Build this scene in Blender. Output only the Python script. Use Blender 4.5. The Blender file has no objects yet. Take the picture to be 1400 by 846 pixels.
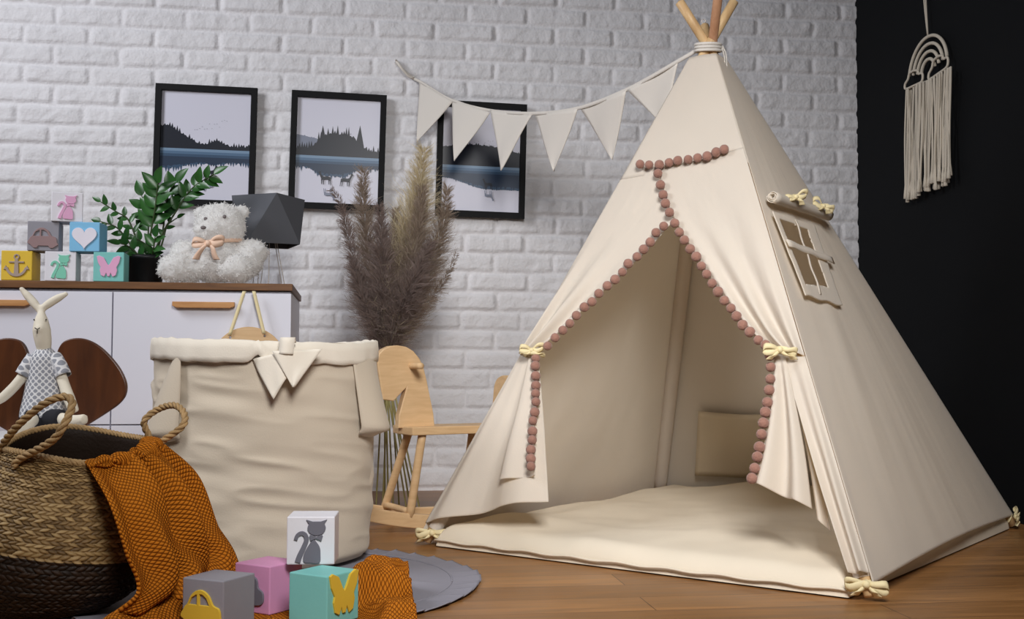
import bpy, bmesh, math, random
import numpy as np
from mathutils import Vector, Matrix
random.seed(7); rng = np.random.default_rng(7)
S = bpy.context.scene
COL = S.collection
PI = math.pi
# ------------------------------------------------------------------ camera
F = 1570.0; CX, CY = 700.0, 423.0
YAW, PITCH, ROLL = math.radians(8), math.radians(2.7), math.radians(0.2)
CAM = np.array([0, 0, 0.5])
FH = np.array([math.sin(YAW), math.cos(YAW), 0.0])
RH = np.array([math.cos(YAW), -math.sin(YAW), 0.0])
FW = FH*math.cos(PITCH) + np.array([0, 0, math.sin(PITCH)])
UP0 = -FH*math.sin(PITCH) + np.array([0, 0, math.cos(PITCH)])
RT = RH*math.cos(ROLL) + UP0*math.sin(ROLL)
UP = UP0*math.cos(ROLL) - RH*math.sin(ROLL)
cd = bpy.data.cameras.new('camera'); cam = bpy.data.objects.new('camera', cd); COL.objects.link(cam)
cd.sensor_width = 36; cd.lens = 36*F/1400; cd.clip_start = 0.05
M = Matrix(((RT[0], UP[0], -FW[0], CAM[0]), (RT[1], UP[1], -FW[1], CAM[1]), (RT[2], UP[2], -FW[2], CAM[2]), (0, 0, 0, 1)))
cam.matrix_world = M
S.camera = cam

def ray(px, py): return FW*F + RT*(px-CX) + UP*(CY-py)
def pz(px, py, Z): d = ray(px, py); return CAM + d*(Z/d.dot(FH))
def pf(px, py, z=0.0): d = ray(px, py); return CAM + d*((z-CAM[2])/d[2])
def pw(px, py, y): d = ray(px, py); return CAM + d*((y-CAM[1])/d[1])
def prw(px, py, x): d = ray(px, py); return CAM + d*((x-CAM[0])/d[0])
def pp(px, py, p0, n): d = ray(px, py); return CAM + d*(np.dot(np.asarray(p0)-CAM, n)/d.dot(n))
def proj(P):
    v = np.asarray(P)-CAM; w = v @ FW
    return np.stack([CX + F*(v @ RT)/w, CY - F*(v @ UP)/w], -1)
def C(X, Z, h=0.0): return RH*X + FH*Z + np.array([0, 0, h])
def depth_of(P): return (np.asarray(P)-CAM).dot(FH)
WY = 4.6*math.cos(YAW)            # brick wall plane
WX = 2.105                        # dark right wall plane

# ------------------------------------------------------------------ utils
def unit(v): v = np.asarray(v, float); return v/np.linalg.norm(v)
def lerp(a, b, t): return np.asarray(a)*(1-t) + np.asarray(b)*t
def hash2(ix, iy, s=0):
    h = np.sin(ix*127.1 + iy*311.7 + s*74.7)*43758.5453
    return h-np.floor(h)
def vnoise(x, y, s=0):
    x = np.asarray(x, float); y = np.asarray(y, float)
    ix = np.floor(x); iy = np.floor(y); fx = x-ix; fy = y-iy
    fx = fx*fx*(3-2*fx); fy = fy*fy*(3-2*fy)
    a = hash2(ix, iy, s); b = hash2(ix+1, iy, s); c = hash2(ix, iy+1, s); d = hash2(ix+1, iy+1, s)
    return (a*(1-fx)+b*fx)*(1-fy) + (c*(1-fx)+d*fx)*fy - 0.5
def fbm(x, y, s=0, o=3):
    t = 0; a = 1
    for k in range(o): t = t + a*vnoise(np.asarray(x)*2**k, np.asarray(y)*2**k, s+k); a *= .5
    return t
def smooth(t): t = np.clip(t, 0, 1); return t*t*(3-2*t)
def resample(pts, n, cr=True):
    pts = np.asarray(pts, float)
    if cr and len(pts) > 2:
        P = np.vstack([2*pts[0]-pts[1], pts, 2*pts[-1]-pts[-2]]); out = []
        for i in range(1, len(P)-2):
            for t in np.linspace(0, 1, 12, endpoint=False):
                p0, p1, p2, p3 = P[i-1:i+3]
                out.append(.5*((2*p1)+(-p0+p2)*t+(2*p0-5*p1+4*p2-p3)*t*t+(-p0+3*p1-3*p2+p3)*t**3))
        out.append(pts[-1]); pts = np.array(out)
    d = np.r_[0, np.cumsum(np.linalg.norm(np.diff(pts, axis=0), axis=1))]
    q = np.linspace(0, d[-1], n)
    return np.stack([np.interp(q, d, pts[:, k]) for k in range(pts.shape[1])], 1)

def lin(c):
    c = [x/255 for x in c]
    return tuple(x/12.92 if x <= .04045 else ((x+.055)/1.055)**2.4 for x in c)

# ------------------------------------------------------------------ materials
def nodes(m): return m.node_tree.nodes, m.node_tree.links
def mat(name, rgb, rough=.6, bump=0, bscale=60, var=0, vscale=8, sheen=0, metal=0, transl=0, tint=(1, .95, .84), stretch=None, spec=.4, coat=0):
    m = bpy.data.materials.new(name); m.use_nodes = True
    N, L = nodes(m); b = N['Principled BSDF']
    c = lin(rgb); b.inputs['Base Color'].default_value = (*c, 1); b.inputs['Roughness'].default_value = rough
    b.inputs['Metallic'].default_value = metal; b.inputs['Specular IOR Level'].default_value = spec
    if sheen: b.inputs['Sheen Weight'].default_value = sheen
    if coat: b.inputs['Coat Weight'].default_value = coat
    tc = N.new('ShaderNodeTexCoord'); src = tc.outputs['Object']
    if stretch:
        mp = N.new('ShaderNodeMapping'); mp.inputs['Scale'].default_value = stretch; L.new(src, mp.inputs[0]); src = mp.outputs[0]
    if var:
        n = N.new('ShaderNodeTexNoise'); n.inputs['Scale'].default_value = vscale; n.inputs['Detail'].default_value = 5; L.new(src, n.inputs['Vector'])
        r = N.new('ShaderNodeValToRGB'); r.color_ramp.elements[0].position = .3; r.color_ramp.elements[1].position = .7
        r.color_ramp.elements[0].color = (*[x*(1-var) for x in c], 1); r.color_ramp.elements[1].color = (*[min(1, x*(1+var)) for x in c], 1)
        L.new(n.outputs['Fac'], r.inputs[0]); L.new(r.outputs[0], b.inputs['Base Color'])
    if bump:
        n2 = N.new('ShaderNodeTexNoise'); n2.inputs['Scale'].default_value = bscale; n2.inputs['Detail'].default_value = 4; L.new(src, n2.inputs['Vector'])
        bp = N.new('ShaderNodeBump'); bp.inputs['Strength'].default_value = bump; bp.inputs['Distance'].default_value = .004
        L.new(n2.outputs['Fac'], bp.inputs['Height']); L.new(bp.outputs[0], b.inputs['Normal'])
    if transl:
        tr = N.new('ShaderNodeBsdfTranslucent'); tr.inputs[0].default_value = (*[x*k for x, k in zip(c, tint)], 1)
        mx = N.new('ShaderNodeMixShader'); mx.inputs[0].default_value = transl
        L.new(b.outputs[0], mx.inputs[1]); L.new(tr.outputs[0], mx.inputs[2]); L.new(mx.outputs[0], N['Material Output'].inputs[0])
    return m

def wood(name, dark, light, scale=6, axis=(1, 12, 12), rough=.45, spec=.4):
    m = mat(name, light, rough, spec=spec); N, L = nodes(m); b = N['Principled BSDF']
    tc = N.new('ShaderNodeTexCoord'); mp = N.new('ShaderNodeMapping'); mp.inputs['Scale'].default_value = axis; L.new(tc.outputs['Object'], mp.inputs[0])
    n = N.new('ShaderNodeTexNoise'); n.inputs['Scale'].default_value = scale; n.inputs['Detail'].default_value = 6; n.inputs['Distortion'].default_value = .6; L.new(mp.outputs[0], n.inputs['Vector'])
    r = N.new('ShaderNodeValToRGB'); r.color_ramp.elements[0].position = .3; r.color_ramp.elements[1].position = .7
    r.color_ramp.elements[0].color = (*lin(dark), 1); r.color_ramp.elements[1].color = (*lin(light), 1)
    L.new(n.outputs['Fac'], r.inputs[0]); L.new(r.outputs[0], b.inputs['Base Color'])
    bp = N.new('ShaderNodeBump'); bp.inputs['Strength'].default_value = .08; L.new(n.outputs['Fac'], bp.inputs['Height']); L.new(bp.outputs[0], b.inputs['Normal'])
    return m

M_brick = mat('white painted brick', (226, 224, 226), .7, bump=.8, bscale=90, var=.05, vscale=5)
M_dark = mat('black wall paint', (11, 13, 16), .85, bump=.05, bscale=120, spec=.2)
M_canvas = mat('cotton canvas', (241, 234, 224), .9, bump=.12, bscale=260, var=.02, vscale=6, transl=.42, sheen=.1, spec=.1)
M_cushion = mat('cotton cushion', (228, 216, 196), .9, bump=.12, bscale=240, var=.02, spec=.1)
M_pocket = mat('cotton pocket', (222, 208, 184), .9, bump=.1, bscale=240, spec=.1, transl=.15)
M_hamper = mat('hamper canvas', (206, 193, 174), .9, bump=.12, bscale=260, var=.02, spec=.1, sheen=.1)
M_cuff = mat('hamper cuff canvas', (232, 223, 208), .9, bump=.12, bscale=260, spec=.1)
M_flag = mat('flag cotton', (232, 225, 216), .9, bump=.1, bscale=260, spec=.1, transl=.1)
M_ribbon = mat('ivory ribbon', (243, 228, 182), .6, bump=.05, bscale=200, spec=.3, transl=.15)
M_rope = mat('white cotton rope', (222, 216, 208), .9, bump=.4, bscale=300)
M_pom = mat('dusty pink felt', (154, 114, 100), .95, bump=.6, bscale=220, var=.1, vscale=30, sheen=.3, spec=.1)
M_pine = wood('pine', (196, 158, 112), (226, 194, 146), 5, (8, 8, 1))
M_pinered = wood('reddish pine', (176, 128, 96), (206, 160, 126), 5, (8, 8, 1))
M_beech = wood('birch plywood', (204, 168, 124), (218, 184, 140), 5, (1, 6, 14), rough=.5)
M_handle = wood('oak handle', (176, 122, 72), (206, 154, 100), 8, (1, 10, 10), rough=.45)
M_top = wood('walnut top', (92, 60, 34), (126, 86, 50), 6, (1, 10, 10), rough=.5)
M_white = mat('white lacquer', (222, 222, 232), .45, spec=.4)
M_gap = mat('dark gap', (40, 40, 46), .8)
M_walnut = wood('dark walnut plywood', (62, 33, 17), (100, 56, 28), 4, (5, 5, 1), rough=.35)
M_seat = mat('white seat', (225, 224, 226), .5)
M_black = mat('black frame', (9, 9, 11), .6, spec=.2)
M_pot = mat('black plastic pot', (12, 13, 15), .5, spec=.4)
M_soil = mat('soil', (30, 22, 16), .95, bump=.6)
M_leaf = mat('glossy green leaf', (44, 88, 36), .3, var=.25, vscale=20, spec=.5)
M_stem = mat('green stem', (58, 74, 40), .5)
M_bstem = mat('brown stem', (84, 62, 50), .6)
M_fur = mat('white plush', (250, 249, 247), .95, spec=.05, transl=.45, tint=(1, 1, 1))
M_peach = mat('peach ribbon', (236, 202, 178), .6, spec=.3)
M_nose = mat('grey stitched nose', (120, 112, 112), .8)
M_lamp = mat('grey lamp card', (84, 86, 92), .75, bump=.05, bscale=200)
M_wire = mat('pale wire', (196, 186, 178), .4, metal=.4)
M_linen = mat('rabbit linen', (233, 224, 205), .9, bump=.12, bscale=300, spec=.1)
M_blackcloth = mat('black cloth', (34, 34, 40), .9)
M_thread = mat('black thread', (30, 24, 24), .8)
M_mat = mat('grey linen mat', (143, 141, 150), .9, bump=.15, bscale=220, var=.03, spec=.1)
M_grass_stem = mat('dried stem', (156, 146, 92), .6, var=.1)
M_plume_a = mat('taupe pampas', (172, 156, 142), .95, var=.12, vscale=30, spec=.05, transl=.35)
M_plume_b = mat('beige pampas', (214, 200, 168), .95, var=.1, vscale=30, spec=.05, transl=.2)
M_plume_c = mat('mauve pampas', (150, 134, 128), .95, var=.12, vscale=30, spec=.05, transl=.35)

def floor_material():
    m = mat('oak floor', (150, 104, 62), .3, spec=.4); N, L = nodes(m); b = N['Principled BSDF']
    tc = N.new('ShaderNodeTexCoord')
    br = N.new('ShaderNodeTexBrick'); br.offset = .37; br.inputs['Scale'].default_value = 1; br.inputs['Brick Width'].default_value = 1.3; br.inputs['Row Height'].default_value = .135
    br.inputs['Mortar Size'].default_value = .0012; br.inputs['Color1'].default_value = (*lin((150, 106, 62)), 1); br.inputs['Color2'].default_value = (*lin((176, 128, 80)), 1); br.inputs['Mortar'].default_value = (*lin((84, 56, 32)), 1)
    L.new(tc.outputs['Object'], br.inputs['Vector'])
    mp = N.new('ShaderNodeMapping'); mp.inputs['Scale'].default_value = (1.2, 14, 1); L.new(tc.outputs['Object'], mp.inputs[0])
    n = N.new('ShaderNodeTexNoise'); n.inputs['Scale'].default_value = 3.2; n.inputs['Detail'].default_value = 8; n.inputs['Distortion'].default_value = .8; L.new(mp.outputs[0], n.inputs['Vector'])
    r = N.new('ShaderNodeValToRGB'); r.color_ramp.elements[0].position = .3; r.color_ramp.elements[1].position = .72
    r.color_ramp.elements[0].color = (.62, .58, .52, 1); r.color_ramp.elements[1].color = (1.08, 1.05, 1, 1); L.new(n.outputs['Fac'], r.inputs[0])
    mx = N.new('ShaderNodeMix'); mx.data_type = 'RGBA'; mx.blend_type = 'MULTIPLY'; mx.inputs[0].default_value = 1
    L.new(br.outputs['Color'], mx.inputs[6]); L.new(r.outputs[0], mx.inputs[7]); L.new(mx.outputs[2], b.inputs['Base Color'])
    rr = N.new('ShaderNodeMapRange'); rr.inputs[3].default_value = .28; rr.inputs[4].default_value = .46; L.new(n.outputs['Fac'], rr.inputs[0]); L.new(rr.outputs[0], b.inputs['Roughness'])
    bp = N.new('ShaderNodeBump'); bp.inputs['Strength'].default_value = .12; bp.inputs['Distance'].default_value = .002; L.new(br.outputs['Fac'], bp.inputs['Height']); bp.invert = True
    L.new(bp.outputs[0], b.inputs['Normal'])
    return m
M_floor = floor_material()

def knit_material():
    m = mat('rust knit', (190, 104, 26), .95, spec=.05); N, L = nodes(m); b = N['Principled BSDF']
    uv = N.new('ShaderNodeUVMap'); sp = N.new('ShaderNodeSeparateXYZ'); L.new(uv.outputs[0], sp.inputs[0])
    def mth(op, a, bb=None):
        n = N.new('ShaderNodeMath'); n.operation = op
        for i, v in enumerate((a, bb)):
            if v is None: continue
            if isinstance(v, (int, float)): n.inputs[i].default_value = v
            else: L.new(v, n.inputs[i])
        return n.outputs[0]
    k = PI/.0062
    a_ = mth('MULTIPLY', mth('ADD', sp.outputs[0], sp.outputs[1]), k*.72); b_ = mth('MULTIPLY', mth('SUBTRACT', sp.outputs[0], sp.outputs[1]), k*.72)
    h2 = mth('POWER', mth('MULTIPLY', mth('ABSOLUTE', mth('SINE', a_)), mth('ABSOLUTE', mth('SINE', b_))), .5)
    r = N.new('ShaderNodeValToRGB'); r.color_ramp.elements[0].position = .15; r.color_ramp.elements[1].position = .75
    r.color_ramp.elements[0].color = (*lin((134, 70, 16)), 1); r.color_ramp.elements[1].color = (*lin((198, 118, 34)), 1)
    L.new(h2, r.inputs[0]); L.new(r.outputs[0], b.inputs['Base Color'])
    bp = N.new('ShaderNodeBump'); bp.inputs['Strength'].default_value = .9; bp.inputs['Distance'].default_value = .004
    L.new(h2, bp.inputs['Height']); L.new(bp.outputs[0], b.inputs['Normal'])
    return m
M_knit = knit_material()

def dress_material():
    m = mat('patterned dress', (215, 214, 216), .9, spec=.1); N, L = nodes(m); b = N['Principled BSDF']
    uv = N.new('ShaderNodeUVMap'); sp = N.new('ShaderNodeSeparateXYZ'); L.new(uv.outputs[0], sp.inputs[0])
    def mth(op, a, bb=None):
        n = N.new('ShaderNodeMath'); n.operation = op
        for i, v in enumerate((a, bb)):
            if v is None: continue
            if isinstance(v, (int, float)): n.inputs[i].default_value = v
            else: L.new(v, n.inputs[i])
        return n.outputs[0]
    k = 2*PI/.016
    cu = mth('COSINE', mth('MULTIPLY', sp.outputs[0], k)); cv = mth('COSINE', mth('MULTIPLY', sp.outputs[1], k))
    pr = mth('ABSOLUTE', mth('ADD', cu, cv))
    r = N.new('ShaderNodeValToRGB'); r.color_ramp.elements[0].position = .62; r.color_ramp.elements[1].position = .8
    r.color_ramp.elements[0].color = (*lin((226, 225, 226)), 1); r.color_ramp.elements[1].color = (*lin((150, 152, 160)), 1)
    L.new(pr, r.inputs[0]); L.new(r.outputs[0], b.inputs['Base Color'])
    return m
M_dress = dress_material()

def attr_mat(name, attr, cols, rough=.6, spec=.35):
    m = mat(name, (200, 170, 120), rough, spec=spec, bump=.25, bscale=160); N, L = nodes(m); b = N['Principled BSDF']
    a = N.new('ShaderNodeAttribute'); a.attribute_name = attr
    r = N.new('ShaderNodeValToRGB'); els = r.color_ramp.elements
    while len(els) < len(cols): els.new(.5)
    for e, (p, c) in zip(els, cols): e.position = p; e.color = (*lin(c), 1)
    L.new(a.outputs['Fac'], r.inputs[0]); L.new(r.outputs[0], b.inputs['Base Color'])
    return m
M_straw = attr_mat('woven seagrass', 'straw', [(0, (92, 68, 36)), (.5, (146, 116, 72)), (1, (190, 160, 110))], .55)
M_strawd = attr_mat('dark woven seagrass', 'straw', [(0, (28, 18, 10)), (1, (56, 36, 20))], .6)
M_cord = mat('seagrass rope', (168, 136, 92), .7, bump=.5, bscale=200, var=.25, vscale=40)

# ------------------------------------------------------------------ object helpers
def link(name, me, m, parent=None, loc=None, smoothed=True):
    o = bpy.data.objects.new(name, me); COL.objects.link(o)
    if m is not None:
        for k in (m if isinstance(m, (list, tuple)) else [m]): me.materials.append(k)
    if smoothed and len(me.polygons): me.polygons.foreach_set('use_smooth', [True]*len(me.polygons))
    if parent: o.parent = parent
    if loc is not None: o.location = loc
    return o
def root_loc(p):
    while p.parent: p = p.parent
    return np.array(p.location)
def mesh(name, V, Fc, m, parent=None, base=None, smoothed=True, uv=None, local=False, attr=None, mi=None):
    """V in world space. Parts are stored relative to their thing's base; a top-level mesh gets its origin at its own base."""
    V = np.asarray(V, float).reshape(-1, 3)
    if local: off = np.zeros(3)
    elif parent is not None: off = root_loc(parent)
    else:
        off = np.array(base) if base is not None else np.array([(V[:, 0].min()+V[:, 0].max())/2, (V[:, 1].min()+V[:, 1].max())/2, V[:, 2].min()])
    me = bpy.data.meshes.new(name)
    if isinstance(Fc, np.ndarray) and Fc.ndim == 2:
        k = Fc.shape[1]; n = len(Fc)
        me.vertices.add(len(V)); me.vertices.foreach_set('co', (V-off).astype(np.float32).ravel())
        me.loops.add(n*k); me.loops.foreach_set('vertex_index', Fc.astype(np.int32).ravel())
        me.polygons.add(n); me.polygons.foreach_set('loop_start', np.arange(0, n*k, k, dtype=np.int32)); me.polygons.foreach_set('loop_total', np.full(n, k, np.int32))
        me.update(calc_edges=True)
    else:
        me.from_pydata((V-off).tolist(), [], [list(map(int, f)) for f in Fc]); me.update()
    if uv is not None:
        l = me.uv_layers.new(name='UVMap'); vi = np.empty(len(me.loops), np.int32); me.loops.foreach_get('vertex_index', vi)
        l.data.foreach_set('uv', np.asarray(uv, np.float32)[vi].ravel())
    if attr is not None:
        a = me.attributes.new(attr[0], 'FLOAT', 'POINT'); a.data.foreach_set('value', np.asarray(attr[1], np.float32))
    o = link(name, me, m, parent, None if (parent is not None or local) else off, smoothed)
    if mi is not None: me.polygons.foreach_set('material_index', np.asarray(mi, np.int32))
    return o
def tag(o, label, cat=None, group=None, kind=None):
    if label: o['label'] = label
    if cat: o['category'] = cat
    if group: o['group'] = group
    if kind: o['kind'] = kind
    return o
def thing(name, label, cat, loc, group=None, rz=0):
    o = bpy.data.objects.new(name, None); COL.objects.link(o); o.location = loc; o.rotation_euler = (0, 0, rz); o.empty_display_size = .05
    return tag(o, label, cat, group)
def solid(o, t, off=0):
    md = o.modifiers.new('thickness', 'SOLIDIFY'); md.thickness = t; md.offset = off; return o
def gridf(nu, nv, wrap=False):
    i, j = np.meshgrid(np.arange(nv-1), np.arange(nu if wrap else nu-1), indexing='ij')
    a = i*nu+j; b = i*nu+(j+1) % nu
    return np.stack([a, b, b+nu, a+nu], -1).reshape(-1, 4)
class MB:
    def __init__(s): s.V = []; s.F = []; s.n = 0; s.mi = []
    def add(s, V, Fc, mi=0):
        V = np.asarray(V, float).reshape(-1, 3); s.V.append(V)
        Fc = [list(map(int, f)) for f in Fc]
        s.F += [[i+s.n for i in f] for f in Fc]; s.mi += [mi]*len(Fc); s.n += len(V); return s
    def build(s, name, m, parent=None, **k):
        return mesh(name, np.vstack(s.V), s.F, m, parent, mi=(s.mi if isinstance(m, (list, tuple)) else None), **k)
def tube(pts, r, seg=10, cap=True, flat=None):
    """polyline tube, radius scalar or list; rounded ends; flat=(vector, ratio) squashes it."""
    pts = np.asarray(pts, float); n = len(pts); r = np.broadcast_to(np.asarray(r, float), (n,)).copy()
    T = np.gradient(pts, axis=0); T /= np.linalg.norm(T, axis=1)[:, None]+1e-12
    ref = np.array([0, 0, 1.0]) if abs(T[0][2]) < .9 else np.array([1.0, 0, 0])
    V = []; Nn = np.cross(T[0], ref); Nn /= np.linalg.norm(Nn)
    for i in range(n):
        Nn = Nn - T[i]*Nn.dot(T[i]); Nn /= np.linalg.norm(Nn); B = np.cross(T[i], Nn)
        for k in range(seg):
            a = 2*PI*k/seg; V.append(pts[i]+r[i]*(math.cos(a)*Nn+math.sin(a)*B))
    Fc = gridf(seg, n, True).tolist()
    if cap:
        V.append(pts[0]-T[0]*r[0]*.3); V.append(pts[-1]+T[-1]*r[-1]*.3); c0 = n*seg; c1 = c0+1
        for k in range(seg):
            Fc.append([c0, (k+1) % seg, k]); Fc.append([c1, (n-1)*seg+k, (n-1)*seg+(k+1) % seg])
    V = np.array(V)
    return V, Fc
def lathe(prof, seg=32, center=(0, 0, 0)):
    V = []
    for r, z in prof:
        for k in range(seg):
            a = 2*PI*k/seg; V.append((center[0]+r*math.cos(a), center[1]+r*math.sin(a), center[2]+z))
    return np.array(V), gridf(seg, len(prof), True).tolist()
def ellipsoid(c, r, seg=20, rings=12, R=None):
    V = []
    for i in range(rings+1):
        p = -PI/2+PI*i/rings
        for k in range(seg):
            a = 2*PI*k/seg; V.append((math.cos(p)*math.cos(a)*r[0], math.cos(p)*math.sin(a)*r[1], math.sin(p)*r[2]))
    V = np.array(V)
    if R is not None: V = V @ np.asarray(R).T
    return V+np.asarray(c), gridf(seg, rings+1, True).tolist()
def boxm(size, bevel=.003, segs=2):
    bm = bmesh.new(); bmesh.ops.create_cube(bm, size=1); bmesh.ops.scale(bm, vec=size, verts=bm.verts)
    if bevel: bmesh.ops.bevel(bm, geom=bm.edges[:], offset=bevel, segments=segs, affect='EDGES', profile=.5)
    bm.verts.index_update(); V = np.array([v.co[:] for v in bm.verts]); Fc = [[v.index for v in f.verts] for f in bm.faces]; bm.free(); return V, Fc
def boxw(name, lo, hi, m, parent=None, bevel=.003, **k):
    lo = np.array(lo, float); hi = np.array(hi, float); V, Fc = boxm(hi-lo, bevel)
    return mesh(name, V+(lo+hi)/2, Fc, m, parent, smoothed=False, **k)
def outline(contours, thick, bevel=.0):
    """flat shape from 2D contours (inner ones become holes), extruded by thick around z=0; returns V, F."""
    cu = bpy.data.curves.new('tmp', 'CURVE'); cu.dimensions = '2D'; cu.fill_mode = 'BOTH'; cu.extrude = max(thick/2-bevel, 1e-5); cu.bevel_depth = bevel; cu.bevel_resolution = 1; cu.offset = -bevel
    for c in contours:
        sp = cu.splines.new('POLY'); sp.points.add(len(c)-1); sp.use_cyclic_u = True
        for p, q in zip(sp.points, c): p.co = (q[0], q[1], 0, 1)
    o = bpy.data.objects.new('tmp', cu); COL.objects.link(o); dg = bpy.context.evaluated_depsgraph_get()
    me = bpy.data.meshes.new_from_object(o.evaluated_get(dg)); V = np.array([v.co[:] for v in me.vertices]); Fc = [list(p.vertices) for p in me.polygons]
    bpy.data.objects.remove(o); bpy.data.curves.remove(cu); bpy.data.meshes.remove(me)
    return V, Fc
def frame3(V, o, ex, ey, ez): V = np.asarray(V); return np.asarray(o)+V[:, :1]*ex+V[:, 1:2]*ey+V[:, 2:3]*ez
def smooth_closed(pts, n=60):
    pts = np.asarray(pts, float); P = np.vstack([pts[-2:], pts, pts[:3]])
    return resample(np.vstack([pts, pts[:1]]), 2, False) if len(pts) < 4 else np.array([
        .5*((2*P[i])+(-P[i-1]+P[i+1])*t+(2*P[i-1]-5*P[i]+4*P[i+1]-P[i+2])*t*t+(-P[i-1]+3*P[i]-3*P[i+1]+P[i+2])*t**3)
        for i in range(2, 2+len(pts)) for t in np.linspace(0, 1, max(2, n//len(pts)), endpoint=False)])
def remesh(parts, vox, it=6):
    mb = MB(); [mb.add(*p) for p in parts]
    me = bpy.data.meshes.new('tmp'); me.from_pydata(np.vstack(mb.V).tolist(), [], mb.F); me.update()
    o = bpy.data.objects.new('tmp', me); COL.objects.link(o)
    md = o.modifiers.new('r', 'REMESH'); md.mode = 'VOXEL'; md.voxel_size = vox
    sm = o.modifiers.new('s', 'SMOOTH'); sm.iterations = it; sm.factor = .5
    dg = bpy.context.evaluated_depsgraph_get(); dg.update(); m2 = bpy.data.meshes.new_from_object(o.evaluated_get(dg))
    V = np.array([v.co[:] for v in m2.vertices]); Nn = np.array([v.normal[:] for v in m2.vertices]); Fc = [list(p.vertices) for p in m2.polygons]
    bpy.data.objects.remove(o); bpy.data.meshes.remove(me); bpy.data.meshes.remove(m2)
    return V, Nn, Fc
def bow(c, ex, ey, ez, s, seed=0, drop=1.0):
    """crumpled ribbon bow: two loops, two tails and a knot. ex right, ey up, ez outwards."""
    r = random.Random(seed); mb = MB()
    def strip(P, w, wd):
        P = resample(P, 16); n = len(P); A = P-wd*np.linspace(.5, 1, n)[:, None]*w/2; B = P+wd*np.linspace(.5, 1, n)[:, None]*w/2
        V = np.stack([A, lerp(A, B, .5)+ez*.08*w, B], 1).reshape(-1, 3); mb.add(V, gridf(3, n))
    for sg in (-1, 1):
        a = r.uniform(-.35, .35)
        L = [(0, 0, .1), (.45, .22+a, .35), (.9, .25+a, .3), (1.0, .02+a, .15), (.8, -.12+a, .25), (.4, -.08, .3), (0, 0, .15)]
        P = [np.asarray(c)+s*(sg*x*ex+y*ey+z*ez) for x, y, z in L]; strip(P, s*.5, unit(ey*.6+ez*.6*sg*.3+ex*.1))
        b = r.uniform(-.2, .2)
        T = [(0, 0, .15), (.3, -.3, .35), (.55+b, -.8*drop, .25), (.7+b, -1.15*drop, .12)]
        P = [np.asarray(c)+s*(sg*x*ex+y*ey+z*ez) for x, y, z in T]; strip(P, s*.45, unit(ex*.9+ez*.4*sg))
    V, Fc = ellipsoid(np.asarray(c)+ez*s*.22, (s*.2, s*.2, s*.2), 10, 6); mb.add(V, Fc)
    return mb
def ribbon(o): md = o.modifiers.new('thickness', 'SOLIDIFY'); md.thickness = .0012; return o

# ------------------------------------------------------------------ room shell
def brick_wall():
    x0, x1, z0, z1 = -2.35, WX+.02, 0.0, 2.45; st = .0068
    xs = np.arange(x0, x1, st); zs = np.arange(z0, z1, st); X, Z = np.meshgrid(xs, zs)
    ph = .0775; pwd = .243
    zref = pw(0, 31, WY)[2]; xref = pw(31, 45, WY)[0]
    wx = X+.006*vnoise(X*14, Z*14, 3)+.003*vnoise(X*50, Z*50, 5); wz = Z+.005*vnoise(X*9, Z*22, 9)+.002*vnoise(X*60, Z*60, 6)
    row = np.floor((zref-wz)/ph); fz = ((zref-wz)/ph-row)*ph
    sh = np.where(row % 2 == 0, 0, .5)*pwd + (hash2(row, row*0+3)-.5)*.03
    c = np.floor((wx-xref-sh)/pwd); fx = ((wx-xref-sh)/pwd-c)*pwd
    jit = hash2(c, row, 1)
    jw = .006+.002*jit
    ax = np.abs(fx-pwd/2)-(pwd/2-jw-.010); az = np.abs(fz-ph/2)-(ph/2-jw-.010)
    d = np.hypot(np.maximum(ax, 0), np.maximum(az, 0))+np.minimum(np.maximum(ax, az), 0)-.010
    h = smooth(-d/.010+.25)
    relief = h*(.0095+.004*(jit-.5)) + h*(.005*fbm(X*28, Z*28, 20)+.003*fbm(X*11, Z*11, 31)+.0028*vnoise(X*75, Z*75, 61)) + (1-h)*.002*fbm(X*40, Z*40, 40)
    tilt = (hash2(c, row, 7)-.5)*.02*(fx-pwd/2)
    Y = WY-relief-h*tilt
    V = np.stack([X, Y, Z], -1).reshape(-1, 3)
    Fc = gridf(len(xs), len(zs))
    o = mesh('wall_back', V, Fc, M_brick, base=(0, WY, 0)); return tag(o, 'white painted brick wall behind the teepee and sideboard', 'wall', kind='structure')
brick_wall()
boxw('wall_right', (WX, -.6, 0), (WX+.1, WY+.1, 2.45), M_dark, bevel=0)['kind'] = 'structure'
boxw('floor', (-2.6, -.6, -.05), (WX+.1, WY+.1, 0), M_floor, bevel=0)['kind'] = 'structure'
for n, l in (('wall_right', 'black painted wall at the right behind the rainbow hanging'), ('floor', 'brown oak plank floor')):
    bpy.data.objects[n]['label'] = l; bpy.data.objects[n]['category'] = n.split('_')[0]

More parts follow.
